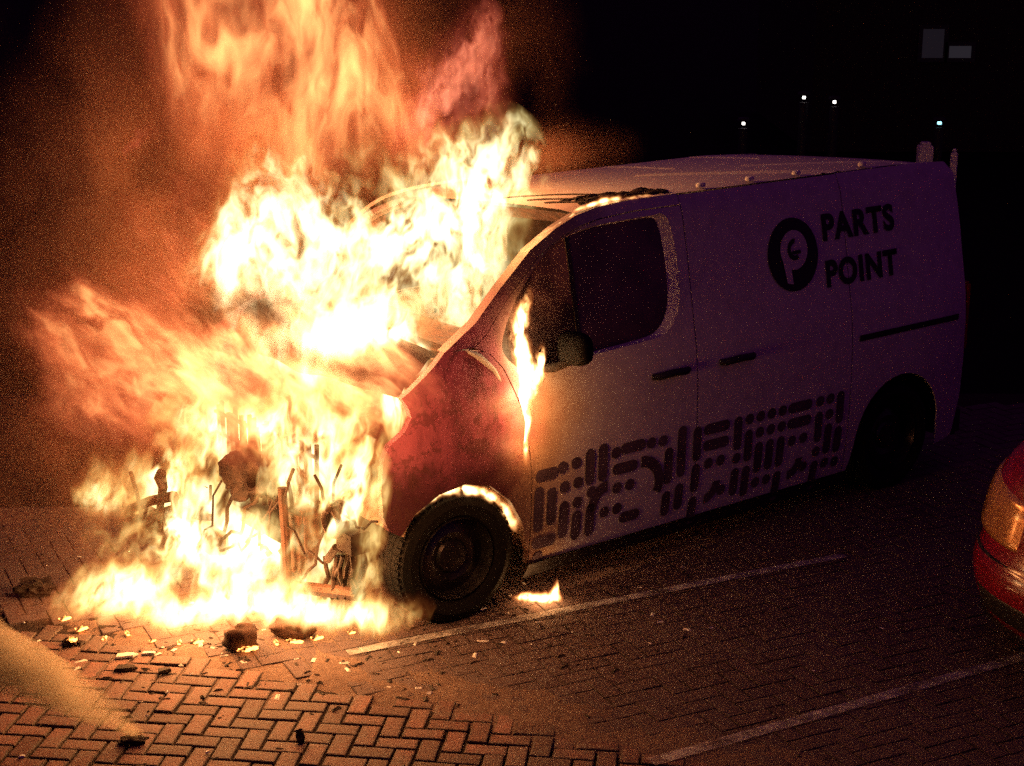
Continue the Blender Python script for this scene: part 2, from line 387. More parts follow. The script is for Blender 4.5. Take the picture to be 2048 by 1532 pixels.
def build_side(sgn):
    right = sgn < 0
    fo = fend + arch[1:] + [(-.408, .19)] if False else fend + arch[1:]
    fpoly = fo + [(-.408, .66)] + seam_f[::-1][1:]
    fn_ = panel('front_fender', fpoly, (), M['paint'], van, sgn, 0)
    # A pillar and cant rail: strip along the screen edge
    inner = [(-1.502, 1.835), (-1.19, 1.835), (-.97, 1.82), (-.85, 1.80), (-.71, 1.755), (-.55, 1.675), (-.36, 1.52), (-.21, 1.375), (-.13, 1.32)]
    panel('windscreen_pillar', A_P + inner, (), M['paint'], van, sgn, 0.002, flange=0.06)
    ins = [(p[0] + (0 if i == 0 else .0), p[1] - .006) for i, p in enumerate(inner)]
    door_o = ins + [(-.21, 1.278), (-.277, 1.20), (-.352, 1.02), (-.392, .85), (-.413, .66), (-.417, sill_z), (-1.502, sill_z)]
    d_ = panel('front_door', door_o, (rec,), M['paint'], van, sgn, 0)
    # recessed window surround
    n = len(win); mb = MB()
    for a, o_ in ((rec, -.004), (win, -.026)): mb.v += [(p[0], sgn * (sidew(*p) + o_), p[1]) for p in a]
    mb.f = [(i, (i + 1) % n, n + (i + 1) % n, n + i) for i in range(n)]
    mb.build('window_surround', M['paint'], d_)
    q = [p for p in win if p[0] > -.755]; r_ = [p for p in win if p[0] <= -.765]
    # split the opening at the divider
    def cut(pl, xc, keep):
        out = []
        for i in range(len(pl)):
            a, b = pl[i], pl[(i + 1) % len(pl)]
            if keep(a[0]): out.append(a)
            if keep(a[0]) != keep(b[0]):
                tt = (xc - a[0]) / (b[0] - a[0]); out.append((xc, a[1] + tt * (b[1] - a[1])))
        return out
    panel('quarter_window', cut(win, -.752, lambda x: x > -.752), (), M['firelit_soot_glass'], d_, sgn, -.026, flange=0)
    panel('door_window', cut(win, -.778, lambda x: x < -.778), (), M['dark_glass'], d_, sgn, -.026, flange=0)
    mb = MB().grid(lambda u, v: (-.752 - .026 * u, sgn * (sidew(-.765, 1.183 + .566 * v) - .022), 1.183 + .566 * v), 1, 12); mb.build('window_divider', M['black_plastic'], d_)
    # door handle
    def handle(xc, zc, par):
        mb = MB(); pts = [(xc + .125 - .25 * i / 8, zc, .012 + .020 * math.sin(math.pi * i / 8) ** .5 if 0 < i < 8 else .004) for i in range(9)]
        mb.tube([(p[0], sgn * (sidew(p[0], p[1]) + p[2]), p[1] - .008 * math.cos(math.pi * i / 8) ** 2) for i, p in enumerate(pts)], [.016] + [.019] * 7 + [.016], 10)
        mb.build('handle', M['black_plastic'], par)
    handle(-1.315, 1.02, d_)
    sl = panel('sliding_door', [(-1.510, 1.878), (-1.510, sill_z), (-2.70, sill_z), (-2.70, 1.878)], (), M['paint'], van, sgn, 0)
    handle(-1.79, 1.02, sl)
    arc = ccw((-3.15, .33), .375, 180, 0, 16)
    rq = [(-2.708, 1.882), (-2.708, sill_z), (-2.74, sill_z)] + [p for p in arc[::-1] if p[1] > sill_z] + [(-3.55, sill_z), (-3.70, .22), (-3.735, .5), (-3.74, 1.1), (-3.735, 1.5), (-3.72, 1.80), (-3.66, 1.865), (-3.4, 1.88)]
    rqp = panel('rear_side_panel', rq, (), M['paint'], van, sgn, 0, flange=.010)
    mb = MB().grid(lambda u, v: (-2.76 - .88 * u, sgn * (sidew(-3.1, .94) + .004), .955 + .035 * v), 10, 1); mb.build('door_rail', M['black_plastic'], rqp)
    # sill cladding
    MB().grid(lambda u, v: (-.41 - 2.34 * u, sgn * (.935 - .05 * (1 - v)), .105 + .085 * v), 20, 2).build('sill', M['black_plastic'], van)
    # roof gutter studs
    for xs in (-1.71, -2.07, -2.43, -2.97) if sgn > 0 else ():
        MB().lathe([(0, .012), (.014, .010), (.019, .004), (.019, -.01)], 14, Matrix.Translation((xs, sgn * (sidew(xs, 1.885) - .035), 1.908)) @ Matrix.Scale(1.6, 4, (1, 0, 0))).build('roof_mount', M['chalk_gloss'], van)
    return fn_
M['chalk_gloss'] = simple('chalk_gloss', (0.8, 0.8, 0.78), 0.25, 0, 0.05)
t = NT('firelit_sooty_glass'); ob = t.obj(); n1 = t.noise(ob, 5, 4, 0.6, 0.4); _x, _y, _z = t.xyz(ob)
M['firelit_soot_glass'] = t.surf(t.mix(t.m('MULTIPLY', t.mapr(n1, 0.3, 0.7), t.mapr(_z, 1.25, 1.62)), (0.03, 0.018, 0.018), (0.34, 0.18, 0.14)), 0.5, 0, None, spec=0.4)  # brown upper part puts firelight through the sooted pane into the colour
t = NT('dark_glass'); n1 = t.noise(t.obj(), 4, 4, 0.6)
M['dark_glass'] = t.surf(t.mix(t.mapr(n1, .3, .7), (0.050, 0.026, 0.046), (0.11, 0.06, 0.09)), 0.28, 0, None, spec=0.5)
build_side(1); build_side(-1)

# roof with pressed ribs; diagonal ridges are added to trace streaks of reflected light
def roofz(x, y):
    hw = sidew(x, 1.885); a = min(1, abs(y) / hw)
    z = 1.887 + .014 * (1 - a ** 2.6) - .075 * max(0, hw - y - .1)
    if x > -1.15: z -= .10 * ((x + 1.15) / .35) ** 2 * .45
    if x < -3.1: z -= .17 * (x + 3.1) ** 2
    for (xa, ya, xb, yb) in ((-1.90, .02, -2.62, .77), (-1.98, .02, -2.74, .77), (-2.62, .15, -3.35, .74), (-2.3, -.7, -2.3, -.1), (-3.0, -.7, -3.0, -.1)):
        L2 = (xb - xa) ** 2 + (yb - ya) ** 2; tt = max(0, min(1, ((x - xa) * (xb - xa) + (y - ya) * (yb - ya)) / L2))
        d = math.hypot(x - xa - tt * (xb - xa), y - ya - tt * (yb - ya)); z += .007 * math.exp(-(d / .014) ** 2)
    return z
def rf(u, v):
    x = -.84 - 2.90 * u; hw = sidew(x, 1.885); y = hw * (2 * v - 1)
    return (x, y, roofz(x, y))
t = NT('roof_paint'); ob = t.obj(); n1 = t.noise(ob, 3.5, 5, 0.6); n2 = t.noise(ob, 25, 4, 0.6); x_, _, _ = t.xyz(ob)
sootf = t.mapr(t.m('ADD', x_, t.m('MULTIPLY', t.m('SUBTRACT', n1, .5), .8)), -1.45, -.85)
M['roof_paint'] = t.surf(t.mix(t.m('MULTIPLY', sootf, .6), t.mix(t.mapr(n2, .3, .8), (0.66, 0.62, 0.62), (0.52, 0.48, 0.48)), (0.30, 0.14, 0.09)), t.mapr(n2, .3, .8, .3, .5), 0, n1, 0.1, 0.02)
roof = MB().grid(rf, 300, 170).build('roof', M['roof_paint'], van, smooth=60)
# charred roof edge trim and blistered strips on the front of the roof
mb = MB(); rnd = random.Random(5)
for k in range(120):
    x = -.95 - .52 * rnd.random(); y = .72 - .16 * rnd.random() - .25 * max(0, x + 1.15); r0 = .003 + .010 * rnd.random() ** 2
    c = (x, y, roofz(x, y) + r0 * .5); n_ = 5; vs = []
    for q in range(3):
        for i in range(n_):
            a_ = 2 * math.pi * i / n_ + k; rr_ = r0 * (1.6, 1.25, .4)[q] * (1 + .5 * rnd.random())
            vs.append((c[0] + rr_ * (1 + 2.5 * rnd.random()) * math.cos(a_), c[1] + rr_ * math.sin(a_), c[2] + r0 * (-.55, .2, .7)[q]))
    mb.add(vs, [(q * n_ + i, q * n_ + (i + 1) % n_, (q + 1) * n_ + (i + 1) % n_, (q + 1) * n_ + i) for q in range(2) for i in range(n_)] + [tuple(range(2 * n_, 3 * n_))])
mb.build('charred_roof_trim', M['charred'], roof, smooth=20)
mb = MB()
for k, (xa, ya, xb, yb) in enumerate(((-.90, .10, -1.18, .62), (-.90, .30, -1.05, .66), (-.89, .45, -.98, .68))):
    mb.tube([(xa + (xb - xa) * i / 9, ya + (yb - ya) * i / 9 + .012 * mnoise.noise(Vector((k * 3, i * .8, 1))), roofz(xa + (xb - xa) * i / 9, ya + (yb - ya) * i / 9) + .003) for i in range(10)], [.004 + .005 * abs(mnoise.noise(Vector((k, i * 1.3, 7)))) for i in range(10)], 6)
mb.build('blistered_seam', M['charred'], roof)
# header above the screen, rear doors, floor, bulkhead
MB().grid(lambda u, v: (-.84 + .03 * math.sin(math.pi * v) - .10 * u, (2 * v - 1) * .76, roofz(-.84, (2 * v - 1) * .76) - .012 - .07 * u), 3, 24).build('windscreen_header', M['burnt_metal'], roof)
def rear_fn(x, z, o): return (-3.742 - o - .03 * (1 - (x / .9) ** 2), x, z - .112 * max(0, min(1, (z - 1.15) / .72)) * (.5 - x / 1.7))
for s_ in (1, -1):
    rd = panel('rear_door', [(s_ * .006, .3), (s_ * .86, .3), (s_ * .88, .7), (s_ * .86, 1.15), (s_ * .76, 1.78), (s_ * .006, 1.80)], ([(s_ * .12, 1.2), (s_ * .70, 1.2), (s_ * .64, 1.66), (s_ * .12, 1.68)],), M['paint'], van, fn=rear_fn, grid=.1)
    panel('rear_window', [(s_ * .12, 1.2), (s_ * .70, 1.2), (s_ * .64, 1.66), (s_ * .12, 1.68)], (), M['dark_glass'], rd, fn=lambda x, z, o: rear_fn(x, z, o - .015), flange=0, grid=.1)
    MB().box((-3.765, s_ * .87, .95), (.05, .11, .42)).build('tail_light', simple('tail_red', (.35, .01, .01), .2), van, bevel=.015)
    MB().tube([(-3.79, s_ * .05, .95), (-3.81, s_ * .05, 1.0), (-3.79, s_ * .05, 1.1)], .012).build('handle', M['black_plastic'], rd)
MB().box((-3.80, 0, .28), (.14, 1.74, .2)).build('rear_bumper', M['black_plastic'], van, bevel=.03)
MB().box((-1.9, 0, .26), (3.6, 1.45, .1)).build('floor', M['dark_metal'], van, bevel=.01)
MB().box((-1.62, 0, 1.05), (.03, 1.55, 1.5)).build('bulkhead', M['charred'], van)
MB().box((-.14, 0, .80), (.03, 1.5, .78)).build('firewall', M['burnt_metal'], van)
dash = MB().box((-.36, 0, 1.16), (.40, 1.5, .16), taper=.85).build('dashboard', M['burnt_metal'], van, bevel=.03)
for yy in (.40, -.38):
    st = MB().box((-1.12, yy, .62), (.5, .5, .16)).build('seat', M['charred'], van, bevel=.05)
    MB().box((-1.42, yy, 1.02), (.14, .48, .72), Matrix.Rotation(R(-10), 3, 'Y')).build('backrest', M['charred'], st, bevel=.05)
# burnt bonnet
def hood(u, v):
    y = (2 * v - 1) * .80; x = .02 + .22 * u; z = 1.30 - .16 * u * u - .02 + .05 * (1 - (2 * v - 1) ** 2) + .03 * mnoise.noise(Vector((u * 3, v * 7, 2)))
    return (x + .20 * u * (1 - (2 * v - 1) ** 2), y, z)
MB().grid(hood, 10, 30).build('bonnet', M['charred'], van)

# wheels
def wheel(x, y, sgn, steer=0.0, burnt=False):
    Mx = Matrix.Translation((x, y, .315)) @ Matrix.Rotation(steer, 4, 'Z') @ Matrix.Rotation(R(-90) * sgn, 4, 'X')
    w_ = empty('wheel', (0, 0, 0)); w_.parent = van
    hw = .108
    prof = [(.205, -hw * .8), (.225, -hw), (.27, -hw * 1.10), (.305, -hw * .95), (.318, -hw * .70), (.322, -hw * .2), (.322, hw * .2), (.318, hw * .70), (.305, hw * .95), (.27, hw * 1.10), (.225, hw), (.205, hw * .8)]
    mb = MB().lathe(prof, 56, Mx, close=True)
    for k in range(56):        # tread blocks
        a = 2 * math.pi * k / 56
        for q in (-.6, 0.0, .6):
            mb.box(Mx @ Vector((.3185 * math.cos(a + q * .05), .321 * math.sin(a + q * .05), q * hw)), (.010, .022, .045), (Mx.to_3x3() @ Matrix.Rotation(a, 3, 'Z')))
    mb.build('tyre', M['rubber'], w_)
    r = MB().lathe([(.207, hw * .82), (.200, hw * .95), (.192, hw * .70), (.182, hw * .28), (.165, hw * .30), (.12, hw * .50), (.085, hw * .42), (.075, hw * .55), (.03, hw * .62), (0.0001, hw * .62)], 40, Mx)
    for k in range(5):
        a = 2 * math.pi * k / 5 + .3; r.lathe([(.0001, .012), (.011, .012), (.013, -.004)], 8, Mx @ Matrix.Translation((.055 * math.cos(a), .055 * math.sin(a), hw * .56)))
    r.build('rim', M['rim'], w_)
    return w_
M['rim'] = simple('dark_rim', (0.06, 0.055, 0.06), 0.32, 0.8, 0.3, 14)
wheel(0, .815, 1, R(-3)); wheel(0, -.815, -1, R(-3)); wheel(-3.15, .815, 1); wheel(-3.15, -.815, -1)
# wheel arch liners
M['liner'] = simple('scorched_liner', (0.26, 0.16, 0.11), 0.7, 0, 0.3, 9)
for (xc, mt) in ((-.03, M['liner']), (-3.15, M['black_plastic'])):
    for s_ in (1, -1):
        MB().grid(lambda u, v: (xc + .385 * math.cos(R(28 + 160 * u)), s_ * (.50 + (.415 - .012 * (1 - abs(math.cos(R(28 + 160 * u))))) * v) - s_ * .0, .315 + .385 * math.sin(R(28 + 160 * u))), 28, 4).build('wheel_arch_liner', mt, van)

# engine bay skeleton left after the bumper, grille and lamps burned away
def part(mb, name, mat, bevel=.006, smooth=35, parent=None): return mb.build(name, mat, parent or van, smooth=smooth, bevel=bevel)
def vx(px, py, X):
    d = ray(px, py); q = CAM + d * ((VO + VH * X - CAM).dot(VH) / d.dot(VH)) - VO
    return Vector((X, q.dot(VN), q.z))
fr = MB()
fr.tube([vx(*p, .60) for p in ((232, 1150), (238, 1070), (262, 1018), (300, 1002), (348, 992))], .028, 8).tube([vx(*p, .60) for p in ((348, 992), (352, 1050), (350, 1110))], .02, 8)
fr.tube([vx(*p, .62) for p in ((268, 1040), (350, 1022), (420, 1035))], [.03, .035, .02], 8)
fr.tube([vx(*p, .62) for p in ((564, 975), (570, 1060), (576, 1170))], .022, 8).tube([vx(*p, .60) for p in ((240, 1150), (400, 1168), (580, 1172), (720, 1190))], .032, 8)
part(fr, 'radiator_support', M['burnt_metal'], 0)
part(MB().tube([vx(*p, .61) for p in ((318, 1045), (322, 1000), (326, 975), (320, 955), (323, 944))], [.022, .02, .026, .034, .026], 10), 'bonnet_latch', M['dark_metal'], 0)
ct = vx(305, 1040, .56); part(MB().box(ct, (.05, .26, .13)), 'lamp_carrier', M['burnt_metal'])
en = MB().box((.08, .02, .70), (.30, .70, .50)).box((.10, .0, .98), (.26, .55, .12))
part(en, 'engine_block', M['burnt_metal'], .03)
ac = vx(480, 948, .56); Mr = Matrix.Translation(ac) @ Matrix.Rotation(R(72), 4, 'Y')
ah = lump('air_filter_housing', M['charred'], (.17, .33, .27), 31, van, rough=.32, freq=1.6); ah.location = ac
dc = vx(512, 955, .62); part(MB().lathe([(.0001, -.03), (.045, -.025), (.055, .02), (.072, .025), (.078, -.03)], 20, Matrix.Translation(dc) @ Matrix.Rotation(R(72), 4, 'Y')), 'intake_duct', M['charred'], 0)
part(MB().box(vx(608, 1080, .52), (.12, .16, .34)), 'radiator_tank', M['burnt_metal'], .02)
hp = MB(); hc = vx(675, 1042, .62)
for k in range(3):
    hp.tube([(hc.x + .03 * k - .03, hc.y + (.085 - .01 * k) * math.cos(a), hc.z + (.075 - .008 * k) * math.sin(a)) for a in [i * math.pi / 9 + k for i in range(17)]], .016, 8)
part(hp, 'coolant_hose', M['burnt_metal'], 0)
part(MB().box(vx(706, 1080, .60), (.10, .13, .10)).tube([vx(690, 1100, .62), vx(672, 1095, .64), vx(655, 1120, .62)], .02), 'horn', M['charred'], .01)
mp = MB(); rnd = random.Random(3)
for k in range(7):
    mp.tube([vx(655 + 9 * k + rnd.uniform(-10, 10), y_, .58 + rnd.uniform(-.02, .05)) for y_ in (1112, 1135, 1155, 1178, 1196)], .011, 7)
for k in range(16):
    x0, x1 = rnd.uniform(250, 720), 0; x1 = x0 + rnd.uniform(-110, 110); y0, y1 = rnd.uniform(930, 1040), rnd.uniform(1040, 1170); X0 = rnd.uniform(.54, .64)
    mp.tube([vx(x0 + (x1 - x0) * i / 9 + 16 * mnoise.noise(Vector((k, i * .5, 2))), y0 + (y1 - y0) * i / 9 + 40 * math.sin(math.pi * i / 9) * rnd.uniform(.3, 1) + 10 * mnoise.noise(Vector((k, i * .6, 9))), X0) for i in range(10)], rnd.uniform(.005, .012), 6)
part(mp, 'burnt_wiring', M['charred'], 0)
cr = MB()
for k in range(22): cr.box(vx(0, 0, .5) * 0 + Vector((.47, -.52 + .045 * k, .62)), (.02, .012, .42 + .06 * math.sin(k * 1.9)), Matrix.Rotation(R(4 * math.sin(k * 2.3)), 3, 'X'))
for k in range(4): cr.box((.475, -.05, .46 + .11 * k), (.015, 1.0, .014))
part(cr, 'radiator_core', M['charred'], 0)
part(MB().box(vx(430, 1085, .58), (.10, .17, .15)), 'fluid_tank', M['burnt_metal'], .03)
part(MB().box((.2, 0, .27), (.5, 1.0, .10)), 'subframe', M['dark_metal'], .012)

# printed pattern on the side, logo disc and lettering
def side_pt(x, z, off): return (x, sidew(x, z) + off, z)
def pill(mb, x, z, L, r, ang, off=.0045):
    c, s_ = math.cos(ang), math.sin(ang); h_ = max(0.0, L / 2 - r); pts = []
    for k in range(9): a = -math.pi / 2 + math.pi * k / 8; pts.append((h_ + r * math.cos(a), r * math.sin(a)))
    for k in range(9): a = math.pi / 2 + math.pi * k / 8; pts.append((-h_ + r * math.cos(a), r * math.sin(a)))
    ctr = [(h_ * q, 0) for q in (-1, 0, 1)]
    vs = [side_pt(x + u * c - v * s_, z + u * s_ + v * c, off) for u, v in pts]
    mb.add(vs, [tuple(range(18))])
def arc_pill(mb, x, z, rad, a0, a1, r, off=.0045):
    n = 14; inn = []; out = []
    for i in range(n + 1):
        a = R(a0 + (a1 - a0) * i / n); inn.append(side_pt(x + (rad - r) * math.cos(a), z + (rad - r) * math.sin(a), off)); out.append(side_pt(x + (rad + r) * math.cos(a), z + (rad + r) * math.sin(a), off))
    vs = inn + out; mb.add(vs, [(i, i + 1, n + 2 + i, n + 1 + i) for i in range(n)])
pm = MB(); rr = .030; rnd = random.Random(12)
V90 = math.pi / 2
def Hh(x, z, L): pill(pm, x, z, L, rr, 0)
def Vv(x, z, L): pill(pm, x, z, L, rr, V90)
def Dd(x, z): pill(pm, x, z, 2 * rr + .004, rr, 0)
def cell_pattern(x0, x1):
    """columns of upright pills, dots and bars between z 0.22 and 0.70, as on the printed side"""
    x = x0
    while x > x1:
        k = rnd.random()
        if k < .30:
            Hh(x - .085, .665, .19 + .0 * k); Hh(x - .085, .575, .19); 
            if rnd.random() < .6: Dd(x - .035, .475); Dd(x - .125, .475); arc_pill(pm, x - .02, .36, .09, 180, 265, rr * .9); Dd(x - .15, .30)
            else: Vv(x - .03, .41, .2); Vv(x - .12, .43, .16); Dd(x - .12, .30); Hh(x - .075, .24, .15)
            x -= .215
        elif k < .62:
            Vv(x - .03, .60, .19); z = .46
            while z > .24:
                if rnd.random() < .5: Dd(x - .03, z); z -= .085
                else: Vv(x - .03, z - .05, .16); z -= .185
            x -= .085
        else:
            Dd(x - .03, .665); z = .575
            while z > .24:
                if rnd.random() < .4: Dd(x - .03, z); z -= .085
                else: Vv(x - .03, z - .06, .18); z -= .205
            x -= .085
# first columns behind the wheel follow the photograph
Hh(-.50, .645, .14); Dd(-.60, .66); Dd(-.685, .665); Vv(-.775, .625, .19); Vv(-.86, .63, .20)
Vv(-.455, .47, .24); Vv(-.535, .47, .20); Dd(-.615, .555); Dd(-.70, .56); Vv(-.615, .38, .20); Dd(-.70, .455); Vv(-.70, .33, .16); Hh(-.50, .29, .15); Dd(-.47, .21)
Dd(-.79, .49); arc_pill(pm, -.90, .40, .10, -10, 88, rr); Dd(-.885, .36); Vv(-.79, .34, .18)
Dd(-.945, .665); Hh(-1.06, .675, .17); Dd(-1.185, .67); Hh(-1.01, .575, .17); arc_pill(pm, -1.12, .45, .13, 90, 205, rr); Dd(-.96, .475); Dd(-1.045, .475); Dd(-.97, .36); Hh(-1.06, .30, .14)
Dd(-1.265, .665); Vv(-1.31, .52, .2); Vv(-1.40, .58, .28); Vv(-1.31, .31, .14); Vv(-1.40, .33, .15)
cell_pattern(-1.48, -2.66)

pm.build('printed_pattern', M['faded_vinyl'], van, smooth=0, recalc=False)
def disc(mb, x, z, r, off, n=40, a0=0, a1=360, r_in=0):
    pts = [(x + r * math.cos(R(a0 + (a1 - a0) * i / n)), z + r * math.sin(R(a0 + (a1 - a0) * i / n))) for i in range(n + (0 if a1 - a0 == 360 else 1))]
    k = 6; vs = [side_pt(x, z, off)]; m_ = len(pts)
    for q in range(1, k + 1): vs += [side_pt(x + (p[0] - x) * q / k, z + (p[1] - z) * q / k, off) for p in pts]
    fs = [(0, 1 + i, 1 + (i + 1) % m_) for i in range(m_)]
    for q in range(k - 1): fs += [(1 + q * m_ + i, 1 + q * m_ + (i + 1) % m_, 1 + (q + 1) * m_ + (i + 1) % m_, 1 + (q + 1) * m_ + i) for i in range(m_)]
    mb.add(vs, fs)
LX, LZ = -2.275, 1.495
mb = MB(); disc(mb, LX, LZ, .195, .005); logo = mb.build('logo_disc', M['black_vinyl'], van, smooth=60)
mb = MB(); disc(mb, LX - .005, LZ + .025, .105, .0085)
mb.add([side_pt(LX + .095, LZ + .02, .0088), side_pt(LX + .035, LZ + .02, .0088), side_pt(LX + .020, LZ - .155, .0088), side_pt(LX + .065, LZ - .145, .0088)], [(0, 1, 2, 3)])
lw = mb.build('logo_letter', M['paint'], logo, smooth=60)
mb = MB(); arc_pill(mb, LX - .01, LZ + .028, .045, -120, 95, .013, .0115); pill(mb, LX - .02, LZ + .012, .07, .010, 0, .0118); mb.build('logo_mark', M['black_vinyl'], logo, smooth=0, recalc=False)
def lettering(txt, x_left, z_base, width, height, par):
    cu = bpy.data.curves.new('t', 'FONT'); cu.body = txt; cu.size = 1; cu.offset = 0.042; cu.space_character = 1.12
    tmp = bpy.data.objects.new('t', cu); col.objects.link(tmp); dg = bpy.context.evaluated_depsgraph_get()
    me = bpy.data.meshes.new_from_object(tmp.evaluated_get(dg)); bpy.data.objects.remove(tmp)
    bm = bmesh.new(); bm.from_mesh(me); bmesh.ops.triangulate(bm, faces=bm.faces); bmesh.ops.subdivide_edges(bm, edges=[e for e in bm.edges if e.calc_length() > .25], cuts=2)
    xs = [v.co.x for v in bm.verts]; ys = [v.co.y for v in bm.verts]; 
    for v in bm.verts:
        u = (v.co.x - min(xs)) / (max(xs) - min(xs)); w_ = (v.co.y - min(ys)) / (max(ys) - min(ys))
        v.co = Vector(side_pt(x_left - u * width, z_base + w_ * height, .0055))
    bm.to_mesh(me); bm.free(); o = bpy.data.objects.new('lettering', me); col.objects.link(o); me.materials.clear(); me.materials.append(M['black_vinyl']); o.parent = par
lettering('PARTS', -2.52, 1.535, .60, .15, van); lettering('POINT', -2.52, 1.285, .60, .15, van)

# melted mirror stub at the door corner, and the pale blistered cowl edge
def pebble(name, mat, c, size, rz=0.0, p=3.6, parent=None):
    bm = bmesh.new(); bmesh.ops.create_icosphere(bm, subdivisions=4, radius=1.0); Rz = Matrix.Rotation(rz, 3, 'Z')
    for v in bm.verts:
        k = (abs(v.co.x) ** p + abs(v.co.y) ** p + abs(v.co.z) ** p) ** (-1 / p); q = v.co * k
        q.x *= 1 - .25 * max(0, q.z); v.co = Rz @ Vector((q.x * size[0] / 2, q.y * size[1] / 2, q.z * size[2] / 2)) + Vector(c)
    me = bpy.data.meshes.new(name); bm.to_mesh(me); bm.free(); me.polygons.foreach_set('use_smooth', [True] * len(me.polygons))
    o = bpy.data.objects.new(name, me); col.objects.link(o); me.materials.append(mat); o.parent = parent; return o
mir = pebble('door_mirror', M['rubber'], (-.62, 1.02, 1.265), (.11, .18, .16), R(12), 3.2, van)
MB().tube([(-.46, .90, 1.17), (-.54, .96, 1.17), (-.60, 1.0, 1.20)], [.02, .022, .02], 10).build('mirror_arm', M['charred'], mir)
MB().tube([(-.075, .895, 1.315), (-.15, .895, 1.27), (-.22, .905, 1.20), (-.29, .925, 1.06)], [.008, .016, .014, .006], 8).build('blistered_edge', M['chalk'], van)

# ------------------------------------------------------------------ FLAMES (volumes of hot gas)
def blob(px, py, rx, rz, y, ry, s, tilt=0.0):
    """a lobe of fire: centre and radii measured off the photograph, depth y and half-depth ry in metres"""
    c = at(px, py, y); k = (c - CAM).dot(FW) / F_PX
    d = (c - CAM).normalized(); right = RT; upv = right.cross(d)
    a = R(tilt); X = right * math.cos(a) - upv * math.sin(a); Z = right * math.sin(a) + upv * math.cos(a)
    return c, Matrix((X, d, Z)).transposed(), Vector((rx * k, ry, rz * k)), s
def flame_hull(name, mat, blobs, parent, pad=1.55, voxel=.05, floor=None):
    bm = bmesh.new()
    for c, Rm, S, s in blobs:
        pd = pad + .15 * math.log(max(.3, s))
        bmesh.ops.create_icosphere(bm, subdivisions=3, radius=1.0, matrix=Matrix.Translation(c) @ Rm.to_4x4() @ Matrix.Diagonal((*(S * pd), 1)))
    me = bpy.data.meshes.new('h'); bm.to_mesh(me); bm.free()
    o = bpy.data.objects.new('h', me); col.objects.link(o)
    m_ = o.modifiers.new('r', 'REMESH'); m_.mode = 'VOXEL'; m_.voxel_size = voxel
    me2 = bpy.data.meshes.new_from_object(o.evaluated_get(bpy.context.evaluated_depsgraph_get())); bpy.data.objects.remove(o)
    pts = np.empty(len(me2.vertices) * 3, 'f'); me2.vertices.foreach_get('co', pts); pts = pts.reshape(-1, 3)
    for i, v in enumerate(me2.vertices):
        n_ = mnoise.noise(Vector(pts[i]) * 3.0); v.co = v.co + v.normal * (.05 * n_)
        if v.co.z < .006: v.co.z = .006 + .0005 * (i % 7)
    me2.polygons.foreach_set('use_smooth', [True] * len(me2.polygons))
    o = bpy.data.objects.new(name, me2); me2.name = name; col.objects.link(o); me2.materials.clear(); me2.materials.append(mat)
    if parent: o.parent = parent; o.matrix_parent_inverse = parent.matrix_world.inverted()
    return o
def flame_field(name, blobs, flow=(0, 0, 1), freq=6.0, stretch=1.8, depth=.4, B=4.0, w1=.22, w2=.06, K=10.0, P=2.6, T=.10, tints=None, seed=0.0, detail=5, rough=.62, step=.12, gate=(.34, .50)):
    t = NT(name); p = t.n('ShaderNodeNewGeometry').outputs['Position']
    # frame along the flow
    zf = Vector(flow).normalized(); yf = (FW - zf * FW.dot(zf)).normalized(); xf = yf.cross(zf)
    cx, cy_, cz = t.v('DOT_PRODUCT', p, tuple(xf)), t.v('DOT_PRODUCT', p, tuple(yf)), t.v('DOT_PRODUCT', p, tuple(zf))
    qs = t.comb(cx, t.m('MULTIPLY', cy_, depth), t.m('MULTIPLY', cz, 1 / stretch))
    qs = t.v('ADD', qs, (seed * 3.1, seed * 1.7, seed * 2.3))
    a = t.v('SUBTRACT', t.noise(qs, 1.9, 0, .5, colr=True), (.5, .5, .5))
    b = t.v('SUBTRACT', t.noise(qs, freq * 1.1, 1, .6, colr=True), (.5, .5, .5))
    disp = t.v('ADD', t.v('SCALE', a, sc_=w1 * 3), t.v('SCALE', b, sc_=w2 * 3))
    pw = t.v('ADD', p, disp)
    S = None
    for c, Rm, Sz, s in blobs:
        mp = t.n('ShaderNodeMapping', vector_type='TEXTURE'); t.put(mp.inputs['Vector'], pw)
        mp.inputs['Location'].default_value = c; mp.inputs['Rotation'].default_value = Rm.to_euler('XYZ'); mp.inputs['Scale'].default_value = Sz
        g = t.m('MULTIPLY', t.m('EXPONENT', t.m('MULTIPLY', t.v('DOT_PRODUCT', mp.outputs[0], mp.outputs[0]), -1.0)), s)
        S = g if S is None else t.m('SMOOTH_MAX', S, g, .25) if False else t.m('ADD', S, g)
    n_ = t.noise(t.v('ADD', t.v('SCALE', qs, sc_=freq), t.v('SCALE', disp, sc_=freq * 1.2)), 1.0, detail, rough)
    # thin sheets: bright where the noise is high, torn open where it is low
    v_ = t.m('MULTIPLY', S, t.m('ADD', 1.0, t.m('MULTIPLY', t.m('SUBTRACT', n_, .5), B)))
    v_ = t.m('MULTIPLY', t.m('MAXIMUM', t.m('SUBTRACT', v_, T), 0.0), t.mapr(n_, gate[0], gate[1], .12, 1))
    E_ = t.m('MULTIPLY', t.m('POWER', v_, P), K)
    tn = tints or [(0.0, (1, .085, .025)), (.12, (1, .16, .03)), (.35, (1, .33, .08)), (.8, (1, .55, .19)), (1, (1, .62, .26))]
    c = t.ramp(t.m('MULTIPLY', v_, .7), tn)
    em = t.n('ShaderNodeEmission'); t.put(em.inputs['Color'], c); t.put(em.inputs['Strength'], E_)
    t.t.links.new(em.outputs[0], t.out.inputs['Volume'])
    t.mat.cycles.volume_step_rate = step
    return t.mat
STEP = .27
